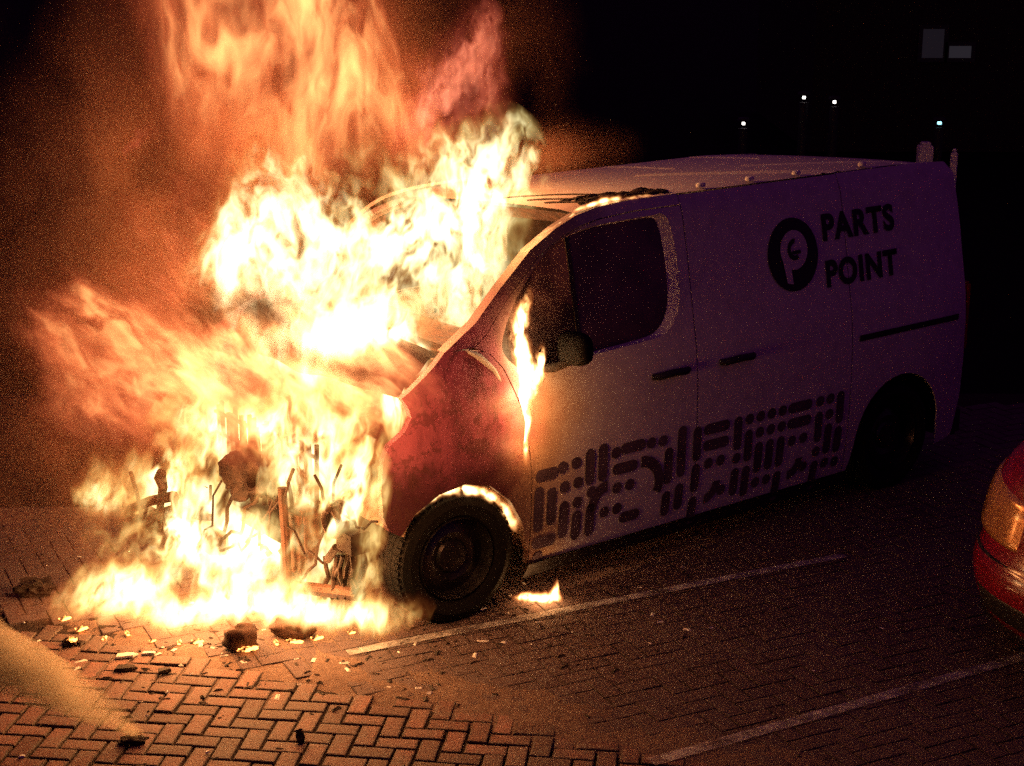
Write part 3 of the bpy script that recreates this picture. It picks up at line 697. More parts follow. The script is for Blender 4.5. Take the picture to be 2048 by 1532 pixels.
GOLD = [(0.0, (1, .10, .025)), (.10, (1, .15, .03)), (.24, (1, .31, .06)), (.40, (1, .54, .13)), (.68, (1, .74, .26)), (1, (1, .86, .42))]
PINK = [(0.0, (1, .07, .022)), (.15, (1, .10, .032)), (.4, (1, .18, .062)), (.75, (1, .23, .07)), (1, (1, .38, .12))]
RED = [(0.0, (1, .05, .035)), (.15, (1, .085, .055)), (.4, (1, .15, .085)), (1, (1, .27, .14))]
fire = empty('fire', vloc(.6, 0, 0)); bpy.context.view_layer.update()
tag(fire, 'roaring orange and white blaze pouring from the engine bay and cab of the van', 'fire')
def fp(px, py, X=.75):
    d = ray(px, py); return (CAM + d * ((VO + VH * X - CAM).dot(VH) / d.dot(VH))).y
cab = [blob(930, 540, 130, 190, 8.2, .24, 1.7), blob(975, 400, 90, 115, 8.3, .2, 1.35), blob(640, 490, 160, 130, 8.15, .24, 1.65), blob(560, 390, 140, 90, 8.2, .22, 1.15), blob(800, 440, 90, 140, 8.25, .2, 1.0), blob(480, 480, 100, 110, 8.05, .2, .8),
       blob(750, 690, 110, 60, fp(750, 690, .12), .15, 1.9, 28), blob(820, 745, 75, 36, fp(820, 745, -.02), .10, 1.8, 32), blob(700, 640, 110, 70, fp(700, 640, .20), .18, 1.1, 10),
       blob(880, 290, 140, 80, 8.35, .24, .9), blob(560, 300, 70, 100, 8.3, .18, 1.1), blob(490, 590, 130, 100, 8.0, .25, .9), blob(650, 650, 90, 50, 7.75, .2, .9), blob(540, 650, 110, 60, 7.75, .2, 1.0), blob(430, 560, 90, 90, 7.9, .2, .8), blob(620, 760, 110, 50, 7.55, .15, .9, 20)]
flame_hull('flame', flame_field('cab_flame', cab, seed=1.0, stretch=1.7, depth=.25, freq=9.5, B=4.4, w1=.20, w2=.07, K=1.8, P=2.1, tints=GOLD, step=STEP, gate=(.33, .50)), cab, fire)
eng = [blob(470, 1065, 250, 125, fp(470, 1065, .46), .15, 1.7), blob(200, 1080, 50, 150, fp(200, 1080, .70), .18, 1.5), blob(665, 965, 75, 75, fp(665, 965, .66), .14, 1.7), blob(440, 850, 140, 80, fp(440, 850, .45), .25, 1.3), blob(490, 1095, 60, 95, fp(490, 1095, .80), .12, 1.7),
       blob(775, 840, 42, 50, 7.35, .12, 1.5), blob(440, 1210, 275, 46, 7.10, .25, 1.5), blob(690, 1226, 120, 32, 6.96, .15, 1.4), blob(600, 850, 150, 90, fp(600, 850, .5), .25, 1.1), blob(235, 1180, 75, 50, 7.42, .2, 1.6), blob(280, 1130, 80, 60, fp(280, 1130, .72), .13, 1.4), blob(400, 1145, 120, 45, fp(400, 1145, .8), .13, 1.5),
       blob(330, 1080, 42, 60, fp(330, 1080, .72), .11, 1.4), blob(740, 1130, 30, 110, fp(740, 1130, .62), .12, 1.2), blob(615, 1130, 34, 50, fp(615, 1130, .75), .10, 1.3), blob(300, 960, 90, 70, fp(300, 960, .5), .15, 1.4), blob(600, 930, 60, 60, fp(600, 930, .5), .12, 1.2), blob(650, 1080, 90, 110, fp(650, 1080, .48), .12, 1.3)]
flame_hull('flame', flame_field('engine_flame', eng, seed=2.0, stretch=1.6, depth=.25, freq=10.5, B=3.8, w1=.13, w2=.06, K=7.0, P=2.0, tints=GOLD, step=STEP * .8, gate=(.33, .50)), eng, fire)
plu = [blob(480, 120, 190, 260, 8.45, .3, .95, -10), blob(585, 290, 115, 150, 8.4, .22, .95, 0), blob(430, -70, 230, 170, 8.6, .35, .9), blob(840, 280, 170, 90, 8.45, .24, .80), blob(640, 60, 95, 200, 8.5, .22, .85), blob(720, 250, 130, 110, 8.45, .22, .62), blob(400, 60, 110, 120, 8.5, .22, .5), blob(770, 120, 80, 140, 8.6, .22, .38)]
flame_hull('flame', flame_field('plume_flame', plu, seed=3.0, stretch=2.4, freq=8.0, depth=.3, w1=.24, w2=.07, P=2.0, K=1.15, B=3.6, step=STEP, tints=PINK, gate=(.30, .46)), plu, fire)
lk = [blob(915, 160, 105, 105, 8.5, .2, 1.0), blob(840, 260, 110, 80, 8.5, .2, .7), blob(960, 85, 50, 65, 8.5, .16, .85), blob(860, 190, 75, 70, 8.5, .18, .75), blob(995, 200, 26, 70, 8.45, .12, .7)]
flame_hull('flame', flame_field('lick_flame', lk, seed=9.0, stretch=1.5, freq=10, depth=.3, w1=.17, w2=.07, P=1.7, K=1.35, B=3.4, step=STEP, tints=RED, gate=(.3, .45)), lk, fire)
lef = [blob(480, 780, 290, 110, 7.35, .28, 1.0, 20), blob(280, 720, 190, 110, 7.6, .25, 1.0, 22), blob(165, 690, 95, 70, 7.7, .2, .9, 28), blob(110, 668, 50, 45, 7.75, .14, .9), blob(330, 540, 210, 150, 7.9, .3, .55), blob(680, 790, 190, 95, fp(680, 790, .62), .18, 1.25, 25), blob(700, 720, 120, 60, fp(700, 720, .45), .15, 1.5, 22), blob(610, 735, 130, 50, fp(610, 735, .6), .15, 1.2, 22), blob(300, 870, 180, 90, 7.5, .25, .9), blob(560, 690, 170, 100, 7.35, .22, .9, 20), blob(400, 630, 140, 80, 7.6, .22, .85, 10), blob(115, 600, 28, 45, 7.8, .12, .6), blob(200, 820, 100, 80, 7.65, .2, .7)]
flame_hull('flame', flame_field('left_flame', lef, flow=(-.75, -.1, .65), seed=4.0, stretch=2.2, freq=10, depth=.3, w1=.26, w2=.07, P=2.1, K=1.6, B=3.8, step=STEP, tints=PINK, gate=(.29, .45)), lef, fire)
bit = [blob(285, 280, 40, 14, 8.3, .08, .8, -38), blob(252, 318, 26, 10, 8.3, .06, .6, -38)]
flame_hull('flame', flame_field('loose_flame', bit, seed=11.0, stretch=1.5, freq=12, w1=.10, w2=.05, P=1.6, K=5, B=4, step=.15, tints=RED, gate=(.3, .45)), bit, fire, voxel=.02)
# the burning door seam, the lick on the ground behind the wheel, the wheel arch
def vpix(px, py, off):
    """depth (world y) of the van's side, off metres proud of it, seen at a pixel of the photograph"""
    d = ray(px, py); X, Z = 0., 1.
    for _ in range(30):
        Y = sidew(X, Z) + off; q = CAM + d * ((VO + VN * Y - CAM).dot(VN) / d.dot(VN)) - VO; X, Z = q.dot(VH), q.z
    return (q + VO).y
lick = [blob(px, py, rx, rz, vpix(px, py, .05), .035, s, tl) for px, py, rx, rz, s, tl in ((1060, 860, 9, 55, 2.0, 0), (1057, 770, 13, 60, 2.0, 0), (1050, 690, 17, 55, 1.7, -6), (1079, 740, 8, 42, 2.0, 8), (1058, 630, 11, 38, 1.3, 8), (1066, 595, 7, 22, .9, 0))]
door_fire = flame_hull('door_flame', flame_field('seam_flame', lick, seed=5.0, stretch=2.6, freq=24, w1=.035, w2=.016, K=55, depth=.8, step=.12, B=4.4), lick, None, voxel=.012)
tag(door_fire, 'narrow flame licking up the door edge below the side window of the van', 'flame')
gl = [blob(px, py, rx, rz, y, .05, s, tl) for px, py, rx, rz, y, s, tl in ((1045, 1192, 20, 10, 7.52, 1.8, 0), (1085, 1196, 24, 12, 7.50, 2.0, 0), (1102, 1180, 8, 22, 7.5, 1.4, 14))]
ground_fire = flame_hull('ground_flame', flame_field('ground_flame', gl, seed=6.0, stretch=1.6, freq=20, w1=.03, w2=.012, K=60, depth=.8, step=.12, B=3.4), gl, None, voxel=.012)
tag(ground_fire, 'small flame burning on the paving just behind the front wheel of the van', 'flame')
ar = [blob(px, py, 24, rz, vpix(px, py, -.05), .05, s, tl) for px, py, rz, s, tl in ((845, 1020, 9, 1.5, -48), (872, 1000, 9, 1.6, -35), (905, 988, 9, 1.7, -15), (940, 984, 11, 1.9, 0), (975, 990, 14, 2.0, 18), (1005, 1010, 15, 1.9, 38), (1024, 1040, 13, 1.4, 60))]
rim_pts = [(1062, 505), (1082, 482), (1100, 466), (1118, 452), (1138, 439), (1160, 427), (1182, 416), (1206, 408), (1232, 403), (1260, 400), (1290, 396), (1318, 393)]
rim_ = [blob(px, py - 2, 19, 4.5 + 4 * (k in (7, 8, 5)), vpix(px, py, -.03), .03, 1.25 + .5 * (k in (3, 6, 7, 8)), t_) for k, ((px, py), t_) in enumerate(zip(rim_pts, (-48, -46, -40, -36, -32, -28, -24, -15, -10, -8, -7, -6)))]
flame_hull('flame', flame_field('pillar_flame', rim_, seed=8.0, stretch=1.0, freq=18, w1=.015, w2=.010, B=2.4, K=40, step=.12, depth=.8), rim_, fire, voxel=.014)
arch_fire = flame_hull('flame', flame_field('arch_flame', ar, seed=7.0, stretch=1.4, freq=16, w1=.03, w2=.015, K=22, B=3.4, step=.12), ar, fire, voxel=.02)
# ------------------------------------------------------------------ SMOKE
def smoke_mat(name, blobs, dens, freq, col_, amp=.9, aniso=0.2, seed=0., B=3.0, T=.1, flow=(0, 0, 1), stretch=1.5, step=.3, absorb=(.6, .5, .45), detail=3):
    t = NT(name); p = t.n('ShaderNodeNewGeometry').outputs['Position']
    zf = Vector(flow).normalized(); yf = (FW - zf * FW.dot(zf)).normalized(); xf = yf.cross(zf)
    qs = t.comb(t.v('DOT_PRODUCT', p, tuple(xf)), t.v('DOT_PRODUCT', p, tuple(yf)), t.m('MULTIPLY', t.v('DOT_PRODUCT', p, tuple(zf)), 1 / stretch))
    qs = t.v('ADD', qs, (seed, seed * 2, seed * 3)); a = t.v('SUBTRACT', t.noise(qs, freq * .5, 2, .5, colr=True), (.5, .5, .5))
    pw = t.v('ADD', p, t.v('SCALE', a, sc_=amp / freq)); S = None
    for c, Rm, Sz, s in blobs:
        mp = t.n('ShaderNodeMapping', vector_type='TEXTURE'); t.put(mp.inputs['Vector'], pw)
        mp.inputs['Location'].default_value = c; mp.inputs['Rotation'].default_value = Rm.to_euler('XYZ'); mp.inputs['Scale'].default_value = Sz
        g = t.m('MULTIPLY', t.m('EXPONENT', t.m('MULTIPLY', t.v('DOT_PRODUCT', mp.outputs[0], mp.outputs[0]), -1.0)), s)
        S = g if S is None else t.m('ADD', S, g)
    n_ = t.noise(t.v('ADD', t.v('SCALE', qs, sc_=freq), a), 1.0, detail, .55)
    d = t.m('MULTIPLY', t.m('MAXIMUM', t.m('SUBTRACT', t.m('MULTIPLY', S, t.m('ADD', 1.0, t.m('MULTIPLY', t.m('SUBTRACT', n_, .5), B))), T), 0), dens)
    pv = t.n('ShaderNodeVolumePrincipled'); pv.inputs['Color'].default_value = (*col_, 1); pv.inputs['Anisotropy'].default_value = aniso
    t.put(pv.inputs['Density'], d); t.t.links.new(pv.outputs[0], t.out.inputs['Volume']); t.mat.cycles.volume_step_rate = step
    return t.mat
jet = [blob(262, 1462, 26, 14, 6.1, .05, 1.6, 25), blob(215, 1425, 50, 22, 6.08, .07, 1.5, 30), blob(130, 1380, 90, 36, 6.05, .12, 1.3, 30), blob(30, 1335, 110, 48, 6.0, .16, 1.1, 30), blob(-70, 1290, 120, 60, 5.95, .2, .9, 30)]
js = flame_hull('smoke_jet', smoke_mat('jet_smoke', jet, 9, 9, (.97, .82, .62), amp=1.5, aniso=.55, seed=2., flow=(-.85, 0, .4), stretch=1.6, step=.15, B=4.6, T=.12, detail=3), jet, None, pad=1.5, voxel=.03)
tag(js, 'tan smoke streaming to the left off a smouldering scrap on the bricks', 'smoke')
sm = [blob(230, 560, 260, 260, 8.3, .5, 1.0), blob(190, 880, 170, 200, 7.9, .5, .5), blob(600, 120, 330, 260, 9.0, .5, .8), blob(350, 300, 220, 250, 8.6, .5, .8), blob(60, 1050, 160, 110, 7.9, .4, .3), blob(1120, 315, 110, 40, 8.7, .35, .8, -8), blob(300, 420, 120, 150, 8.1, .3, .7)]
sk = flame_hull('smoke', smoke_mat('fire_smoke', sm, .62, 2.6, (.80, .40, .27), seed=5., step=.35, B=8, T=.05), sm, None, pad=1.9, voxel=.09)
tag(sk, 'brown smoke lit orange, drifting left of the blaze and behind it', 'smoke', kind='stuff')
st_ = [blob(545, 625, 72, 50, fp(545, 625, .95), .13, 1.5, 10), blob(430, 605, 75, 46, fp(430, 605, .95), .14, 1.1, 15), blob(620, 700, 90, 34, fp(620, 700, .9), .11, 1.1, 24), blob(370, 655, 60, 36, fp(370, 655, 1.0), .12, .9, 25), blob(730, 755, 60, 22, fp(730, 755, .8), .09, .8, 30), blob(500, 760, 80, 26, fp(500, 760, 1.0), .10, .7, 25)]
so = flame_hull('soot_smoke', smoke_mat('soot', st_, 6, 6, (.10, .045, .022), amp=1.8, seed=8., flow=(-.75, -.1, .65), stretch=1.2, step=.2, B=4.5, T=.12, detail=4), st_, None, pad=1.5, voxel=.03)
tag(so, 'dark brown soot rolling through the middle of the flames above the bonnet', 'smoke', kind='stuff')
# light given off by the fire
def fire_light(name, p, w_, r, c=(1, .37, .105), parent=fire):
    d = bpy.data.lights.new(name, 'POINT'); d.energy = w_; d.shadow_soft_size = r; d.color = c
    o = bpy.data.objects.new(name, d); col.objects.link(o); o.location = p
    if parent:
        o.parent = parent; o.matrix_parent_inverse = parent.matrix_world.inverted()
fire_light('firelight', at(400, 1100, 7.25), 90, .30)
fire_light('firelight', at(640, 1150, 7.0), 22, .2)
fire_light('firelight', vloc(.72, 1.32, .95), 22, .25)  # added outside the flames to brighten the van side
fire_light('firelight', at(720, 520, 8.1), 110, .35)
fire_light('firelight', at(560, 250, 8.3), 35, .35)
fire_light('firelight', at(900, 235, 8.4), 75, .25)
fire_light('seam_light', vloc(-.37, 1.08, 1.02), 3.6, .05, parent=door_fire)
fire_light('seam_light', vloc(-.36, 1.05, .80), 1.2, .05, parent=door_fire)
fire_light('arch_light', vloc(-.14, .72, .60), 12, .05)
fire_light('ground_light', at(1080, 1185, 7.48), 1.2, .04, parent=ground_fire)

# ------------------------------------------------------------------ ash, debris and embers on the ground
t = NT('wet_ash'); g_ = t.n('ShaderNodeNewGeometry').outputs['Position']; nz = t.noise(g_, 22, 6, .65); n2 = t.noise(g_, 120, 4, .7)
M['ash'] = t.surf(t.mix(nz, (.075, .045, .036), (.25, .165, .125)), .85, 0, t.m('ADD', nz, t.m('MULTIPLY', n2, .4)), .6, .012, .3)
def ash_h(x, y):
    n_ = mnoise.fractal(Vector((x * 3, y * 4, 0)), .7, 2.0, 5)
    d1 = math.hypot((x + .85) / 1.6, (y - 7.10 - .22 * (x + .95)) / .62)
    m1 = max(0, 1.25 - d1)
    e = edge_side(Vector((x, y, 0))); m2 = 1.22 * math.exp(-((e - .10) / .16) ** 2) * (1 if x > -.9 else 0) + (.78 if e > .12 else 0)
    return -.0175 + .0150 * min(1.2, max(m1, m2)) + .0050 * n_
def ash_pt(u, v):
    x, y = -3.2 + 7.2 * u, 5.3 + 3.6 * v; return (x, y, ash_h(x, y))
ash = MB().grid(ash_pt, 420, 220).build('ash', M['ash'], smooth=180, recalc=False); tag(ash, 'wet brown ash and soot washed over the paving around the van', 'ash', kind='stuff')
rnd = random.Random(21); fl = MB(); flw = MB()
for k in range(520):
    if k < 380:
        a = rnd.random() * 6.283; r_ = .25 + .95 * rnd.random(); x, y = -.9 + 1.6 * r_ * math.cos(a) * 1.0, 7.05 + .62 * r_ * math.sin(a) + .25 * r_ * math.cos(a)
    else: x, y = rnd.uniform(-2.6, 2.6), rnd.uniform(5.6, 8.2)
    s_ = rnd.uniform(.003, .013) * (1 if k < 380 else .7); an = rnd.random() * 3.14; z = max(ash_h(x, y), -.002) + .001
    c, s2 = math.cos(an), math.sin(an); L, W_, Hh_ = s_ * rnd.uniform(1, 3), s_, s_ * rnd.uniform(.3, .9)
    pts = [(-L, -W_, 0), (L, -W_ * .6, 0), (L * .8, W_, 0), (-L * .7, W_ * .8, 0), (-L * .5, -W_ * .4, Hh_), (L * .5, W_ * .2, Hh_ * .8)]
    (flw if rnd.random() < .16 else fl).add([(x + px * c - py * s2, y + px * s2 + py * c, z + pz) for px, py, pz in pts], [(0, 1, 5, 4), (1, 2, 5), (2, 3, 4, 5), (3, 0, 4)])
tag(fl.build('cinders', M['charred'], smooth=0, recalc=False), 'black cinders scattered over the paving around the fire', 'cinders', kind='stuff')
tag(flw.build('ash_flakes', M['chalk'], smooth=0, recalc=False), 'pale flakes scattered over the paving around the fire', 'flakes', kind='stuff')
def on_ground(o, px, py, z=0.0, rz=0.0, rx=0.0):
    p_ = gp(px, py); o.location = (p_.x, p_.y, z); o.rotation_euler = (rx, 0, rz); return o
M['ember'] = glow('ember', (1, .30, .06), 9)
d1 = on_ground(lump('burnt_debris', M['charred'], (.21, .12, .10), 3, rough=.5), 72, 1190, .035, .1); tag(d1, 'long black burnt lump on the ground left of the fire', 'debris')
d2 = on_ground(lump('burnt_debris', M['charred'], (.13, .06, .035), 5, rough=.5), 268, 1486, .012, .1); tag(d2, 'black smouldering scrap on the bricks where the tan smoke starts', 'debris')
d3 = on_ground(lump('burnt_debris', M['charred'], (.040, .035, .07), 8, rough=.4), 601, 1484, .026, .4); tag(d3, 'small black chunk standing alone on the street bricks', 'debris')
d4 = on_ground(lump('ember', M['charred'], (.085, .06, .04), 9, rough=.5), 143, 1288, .012); tag(d4, 'black clinker with a glowing top left of the burning pool', 'ember')
e4 = lump('glowing_crust', M['ember'], (.055, .035, .022), 11, d4, rough=.5); e4.location = (.008, -.008, .014)
rnd = random.Random(41); eb = None
for (px, py) in ((165, 1262), (208, 1276), (252, 1268), (300, 1284), (356, 1290), (402, 1282), (548, 1290), (640, 1276), (700, 1262), (128, 1238)):
    if eb is None: eb = lump('ember', M['ember'], (.06, .03, .018), 23, rough=.6, sub=2); o = eb
    else: o = eb.copy(); col.objects.link(o)
    on_ground(o, px + rnd.uniform(-8, 8), py + rnd.uniform(-5, 5), .004, rnd.uniform(0, 3)); k_ = rnd.uniform(.5, 1.2); o.scale = (k_, k_, k_)
    tag(o, 'small glowing ember on the ground along the front edge of the fire', 'ember', 'embers in front of the fire')
def shard(name, pts, th, mat, px, py, rz=0.0, z=0.004, tilt=0.0):
    mb = MB(); n = len(pts); mb.v = [(x, y, 0) for x, y in pts] + [(x * .93, y * .93, th * (1 + .3 * math.sin(i * 2.1))) for i, (x, y) in enumerate(pts)]
    mb.f = [tuple(range(n))[::-1], tuple(range(n, 2 * n))] + [(i, (i + 1) % n, n + (i + 1) % n, n + i) for i in range(n)]
    return on_ground(mb.build(name, mat, bevel=min(.004, th * .2), smooth=30), px, py, z, rz, tilt)
tag(shard('trim_strip', [(-.09, -.018), (.08, -.022), (.10, .0), (.085, .02), (-.08, .018)], .012, M['chalk'], 8, 1298, -.15), 'pale strip of trim lying at the left edge above the tan smoke', 'trim')
tag(shard('plastic_shard', [(-.05, -.02), (.03, -.025), (.06, .0), (.02, .022), (-.04, .018)], .010, M['chalk'], 252, 1314, .3), 'pale plastic shard on the bricks below the left end of the fire', 'shard')
tag(shard('plastic_shard', [(-.03, -.013), (.03, -.012), (.035, .012), (-.02, .016)], .008, M['chalk'], 296, 1309, .1), 'smaller pale shard right beside the larger pale plastic shard', 'shard')
tag(shard('chip', [(-.012, -.010), (.013, -.006), (.009, .012), (-.008, .010)], .008, M['chalk'], 44, 1516), 'white chip on the bricks in the bottom left corner', 'chip')
tag(shard('chip', [(-.012, -.006), (.012, -.008), (.009, .010)], .008, M['chalk'], 413, 1508, .8), 'white chip between the smoking scrap and the black chunk', 'chip')
tag(shard('burnt_scrap', [(-.05, -.02), (.0, -.03), (.06, -.01), (.04, .02), (-.03, .025)], .014, M['charred'], 250, 1340, .2), 'flat black scrap on the bricks just below the pale shards', 'scrap')
tag(shard('burnt_scrap', [(-.03, -.02), (.03, -.02), (.035, .015), (-.02, .025)], .016, M['charred'], 328, 1346, .5), 'thick black scrap right of the flat black one', 'scrap')
def fragment(px, py, size, seed, rz):
    o = lump('bumper_fragment', M['burnt_metal'], size, seed, rough=.30, freq=1.3); o.data.set_sharp_from_angle(angle=R(75)); on_ground(o, px, py, size[2] * .40, rz); return o
tag(fragment(484, 1296, (.18, .12, .14), 13, .3), 'brown block of burnt bumper standing at the front edge of the fire', 'debris')
tag(fragment(588, 1272, (.24, .12, .09), 17, -.2), 'low burnt bumper piece in the flames right of the brown block', 'debris')

for fr_ in [o for o in col.objects if o.name.startswith('bumper_fragment')]:
    g1 = lump('burning_edge', M['ember'], (.10, .03, .02), 27, fr_, rough=.6); g1.location = (.02, -.065, -.035)
# ------------------------------------------------------------------ red car at the right edge
CH = -MARK_DIR.normalized(); CN = Vector((-CH.y, CH.x, 0))
CO = Vector((2.24, 6.42, 0))
car = empty('parked_car', CO, math.atan2(CH.y, CH.x)); tag(car, 'red parked car at the right edge, firelight shining on its headlamp', 'car')
t = NT('red_car_paint'); n1 = t.noise(t.obj(), 30, 4, .6); M['red'] = t.surf((.27, .009, .024), t.mapr(n1, .3, .7, .22, .32), 0, n1, .02, .002, .5, coat=.8)
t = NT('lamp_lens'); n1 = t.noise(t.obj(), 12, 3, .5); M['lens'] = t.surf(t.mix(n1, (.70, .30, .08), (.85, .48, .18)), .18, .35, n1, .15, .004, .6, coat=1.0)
def cpt(th, z, nose, side, tail=0.0, off=0.0):
    """point on the car's outline at angle th (0 = nose, +-90 = flank, beyond = along the flank to the tail)"""
    a, b = 1.15 - nose, .875 - side
    if abs(th) <= 90:
        c_, s_ = math.cos(R(th)), math.sin(R(th)); x = -1.15 + (a + off) * abs(c_) ** (2 / 2.9); y = (b + off) * math.copysign(abs(s_) ** (2 / 2.9), s_)
    else:
        u = (abs(th) - 90) / 90.0; x = -1.15 - min(u, .8) / .8 * 2.35; y = math.copysign(b + off, th)
        if u > .8: k = (u - .8) / .2 * math.pi / 2; x = -3.5 - (.6 - tail + off) * math.sin(k); y = math.copysign((b + off) * math.cos(k), th)
    return (x, y, z)
LV = [(.16, .16, .10), (.20, .08, .05), (.28, .035, .02), (.36, .008, .008), (.43, .0, .0), (.49, .012, .0), (.505, .03, .004), (.53, .05, .004), (.60, .065, .0), (.72, .10, .005), (.82, .15, .02), (.88, .21, .035), (.925, .30, .05), (.955, .45, .075), (.985, .70, .10), (1.01, 1.0, .13)]
def loft(levels, nt=72):
    mb = MB(); k = 0
    ths = [-180 + 360 * i / nt for i in range(nt)]
    for lv in levels: mb.v += [cpt(th, *lv) for th in ths]
    for l in range(len(levels) - 1):
        for i in range(nt): mb.f.append((l * nt + i, l * nt + (i + 1) % nt, (l + 1) * nt + (i + 1) % nt, (l + 1) * nt + i))
    mb.f += [tuple(range(nt))[::-1], tuple((len(levels) - 1) * nt + i for i in range(nt))]
    return mb
loft(LV, 108).build('body', M['red'], car, smooth=50)
gh = loft([(1.0, .95, .13, .15), (1.15, 1.12, .16, .2), (1.32, 1.14, .22, .35), (1.40, 1.1499, .26, .5)]).build('greenhouse', M['dark_glass'], car, smooth=40)
for v in gh.data.vertices:
    k = (v.co.z - 1.0) / .4
    if v.co.x > -1.3: v.co.x -= .75 * k
loft([(1.395, 1.1499, .25, .5), (1.44, 1.1499, .30, .6), (1.455, 1.1499, .5, .7)]).build('roof', M['red'], car, smooth=40).location = (-.65, 0, 0)
def lvl(z):
    zs = [l[0] for l in LV]; return float(np.interp(z, zs, [l[1] for l in LV])), float(np.interp(z, zs, [l[2] for l in LV]))
def patch(name, mat, t0, t1, z0, z1, off, par=None, nu=26, nv=14, shape=None):
    def f(u, v):
        th = t0 + (t1 - t0) * u; z = z0 + (z1 - z0) * v
        if shape: th, z = shape(u, v, th, z)
        e = min(1, min(u, 1 - u, v, 1 - v) * 9); nn, ss = lvl(z)
        return cpt(th, z, nn, ss, 0, off * (e ** .5) - .004 * (1 - e))
    return MB().grid(f, nu, nv).build(name, mat, par or car, smooth=50)
for sg in (-1, 1):
    hl = patch('headlight', M['lens'], sg * 9, sg * 84, .555, .80, .016, shape=lambda u, v, th, z: (th, .555 + (.80 + .065 * u - .555 - .02 * (1 - u)) * v + .02 * (1 - v) * (1 - u)))
    patch('lamp_bowl', M['steel'], sg * 52, sg * 66, .60, .76, .021, hl, 16, 10)
    patch('bumper_crease', M['black_plastic'], sg * 10, sg * 86, .505, .516, .010, None, 40, 3)
    patch('fog_lamp', M['black_plastic'], sg * 40, sg * 50, .24, .31, .006)
    MB().lathe([(.0001, .06), (.05, .06), (.09, .02), (.09, -.04), (.05, -.06), (.0001, -.06)], 20, Matrix.Translation((-1.35, sg * .93, 1.02)) @ Matrix.Scale(.6, 4, (1, 0, 0)) @ Matrix.Rotation(R(90), 4, 'X') @ Matrix.Scale(.8, 4, (0, 1, 0))).build('door_mirror', M['red'], car, smooth=60)
patch('grille', M['black_plastic'], -30, 30, .24, .37, .005)
patch('lower_lip', M['black_plastic'], -80, 80, .165, .215, .022, nu=60, nv=6)
for xx in (-.88, -3.25):
    for sg in (1, -1):
        Mw = Matrix.Translation((xx, sg * .765, .305)) @ Matrix.Rotation(R(-90) * sg, 4, 'X'); w_ = empty('wheel'); w_.parent = car
        MB().lathe([(.19, .08), (.25, .115), (.29, .10), (.305, .06), (.305, -.08), (.19, -.1)], 36, Mw, close=True).build('tyre', M['rubber'], w_)
        MB().lathe([(.195, .085), (.17, .07), (.10, .09), (.03, .095), (.0001, .095)], 30, Mw).build('rim', M['steel'], w_)

# ------------------------------------------------------------------ far background, almost black
t = NT('night_brick'); n1 = t.noise(t.obj(), 8, 5, .6); M['wall'] = t.surf(t.mix(n1, (.02, .014, .014), (.035, .026, .026)), .95, 0, n1, .4, .02, .1)
YB = 24.0
def wx(px): return at(px, 200, YB).x
b_ = empty('building', (wx(2060), YB, 0)); tag(b_, 'unlit brick building behind the van with two faintly lit windows', 'building'); bpy.context.view_layer.update()
def bpart(mb, name, mat, par=None, **k):
    o = mb.build(name, mat, par or b_, **k); o.location = -Vector(b_.location) if par is None else (0, 0, 0); return o
bpart(MB().box((wx(2060), YB + 3.0, 2.6), (6.2, 5.6, 5.2)), 'wall', M['wall']); bpart(MB().box((wx(2060), YB + 3.0, 5.3), (6.8, 6.2, .22)), 'roof', M['black_plastic'], bevel=.05)
M['dim_pane'] = glow('dim_pane', (.62, .50, .72), .013, False); M['dimmer_pane'] = glow('dimmer_pane', (.75, .66, .85), .024, False)
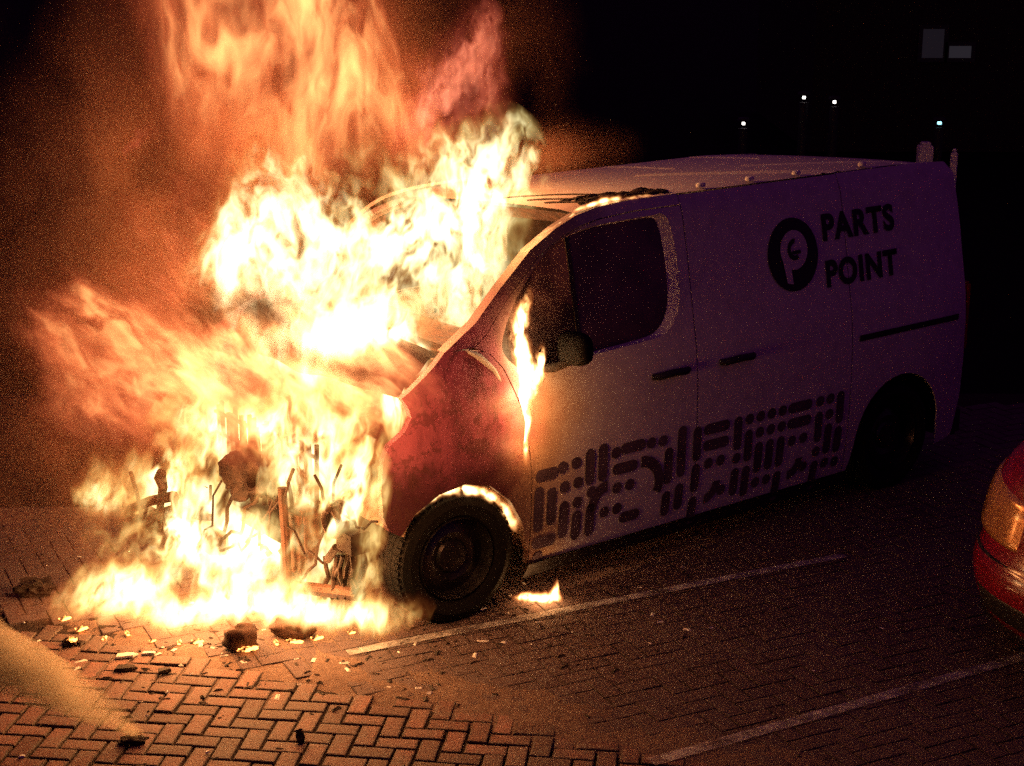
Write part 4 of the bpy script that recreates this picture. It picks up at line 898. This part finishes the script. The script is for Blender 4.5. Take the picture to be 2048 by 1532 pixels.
for (x0, y0, x1, y1, mt) in ((1847, 58, 1886, 116, 'dim_pane'), (1899, 92, 1942, 116, 'dimmer_pane')):
    a, c = at(x0, y0, YB + .16), at(x1, y1, YB + .16); w_, h_ = c.x - a.x, a.z - c.z; m_ = (a + c) / 2
    f_ = MB().box((m_.x, YB + .19, a.z + .03), (w_ + .12, .06, .06)).box((m_.x, YB + .19, c.z - .03), (w_ + .12, .06, .06)).box((a.x - .03, YB + .19, m_.z), (.06, .06, h_)).box((c.x + .03, YB + .19, m_.z), (.06, .06, h_))
    fo = bpart(f_, 'window', M['black_plastic']); bpart(MB().box((m_.x, YB + .185, m_.z), (w_, .02, h_)), 'pane', M[mt], fo)
def bollard(px, py, y, em, w_=.16):
    p_ = at(px, py, y); o = empty('bollard_lamp', (p_.x, y, 0))
    MB().tube([(0, 0, 0), (0, 0, p_.z - .06)], .055, 14).build('post', M['black_plastic'], o); MB().lathe([(.0001, .11), (.07, .10), (.08, .07)], 14, Matrix.Translation((0, 0, p_.z - .03))).build('cap', M['black_plastic'], o)
    MB().lathe([(.0001, .02), (.03, .017), (.034, 0), (.03, -.017), (.0001, -.02)], 14, Matrix.Translation((0, 0, p_.z)) @ Matrix.Scale(w_ / .1 * .42, 4, (1, 0, 0))).build('lamp', em, o); return o
M['white_lamp'] = glow('white_lamp', (1, .92, .86), 2.4, False); M['cyan_lamp'] = glow('cyan_lamp', (.35, .8, 1), 2.2, False)
for (px, py, lb) in ((1487, 247, 'small white ground lamp far behind the van roof, lowest of the white ones'), (1608, 195, 'small white ground lamp far behind, between two other white lamps'), (1669, 204, 'small white ground lamp far behind, nearest of the white ones to the bluish lamp')):
    tag(bollard(px, py, 21.0, M['white_lamp']), lb, 'lamp', 'white lamps far behind the van')
tag(bollard(1879, 246, 21.0, M['cyan_lamp'], .2), 'bluish lamp far behind the rear end of the van', 'lamp')
def post(px, top, y, w_, lb):
    p_ = at(px, top, y); o = MB().box((0, 0, p_.z / 2), (w_, w_, p_.z)).box((0, 0, p_.z + .015), (w_ * .7, w_ * .7, .03)).build('post', M['chalk_gloss'], bevel=.01); o.location = (p_.x, y, 0); tag(o, lb, 'post')
post(1851, 290, 15.5, .13, 'wide grey post behind the rear of the van roof'); post(1909, 304, 14.5, .055, 'thin pale post behind the rear corner of the van')
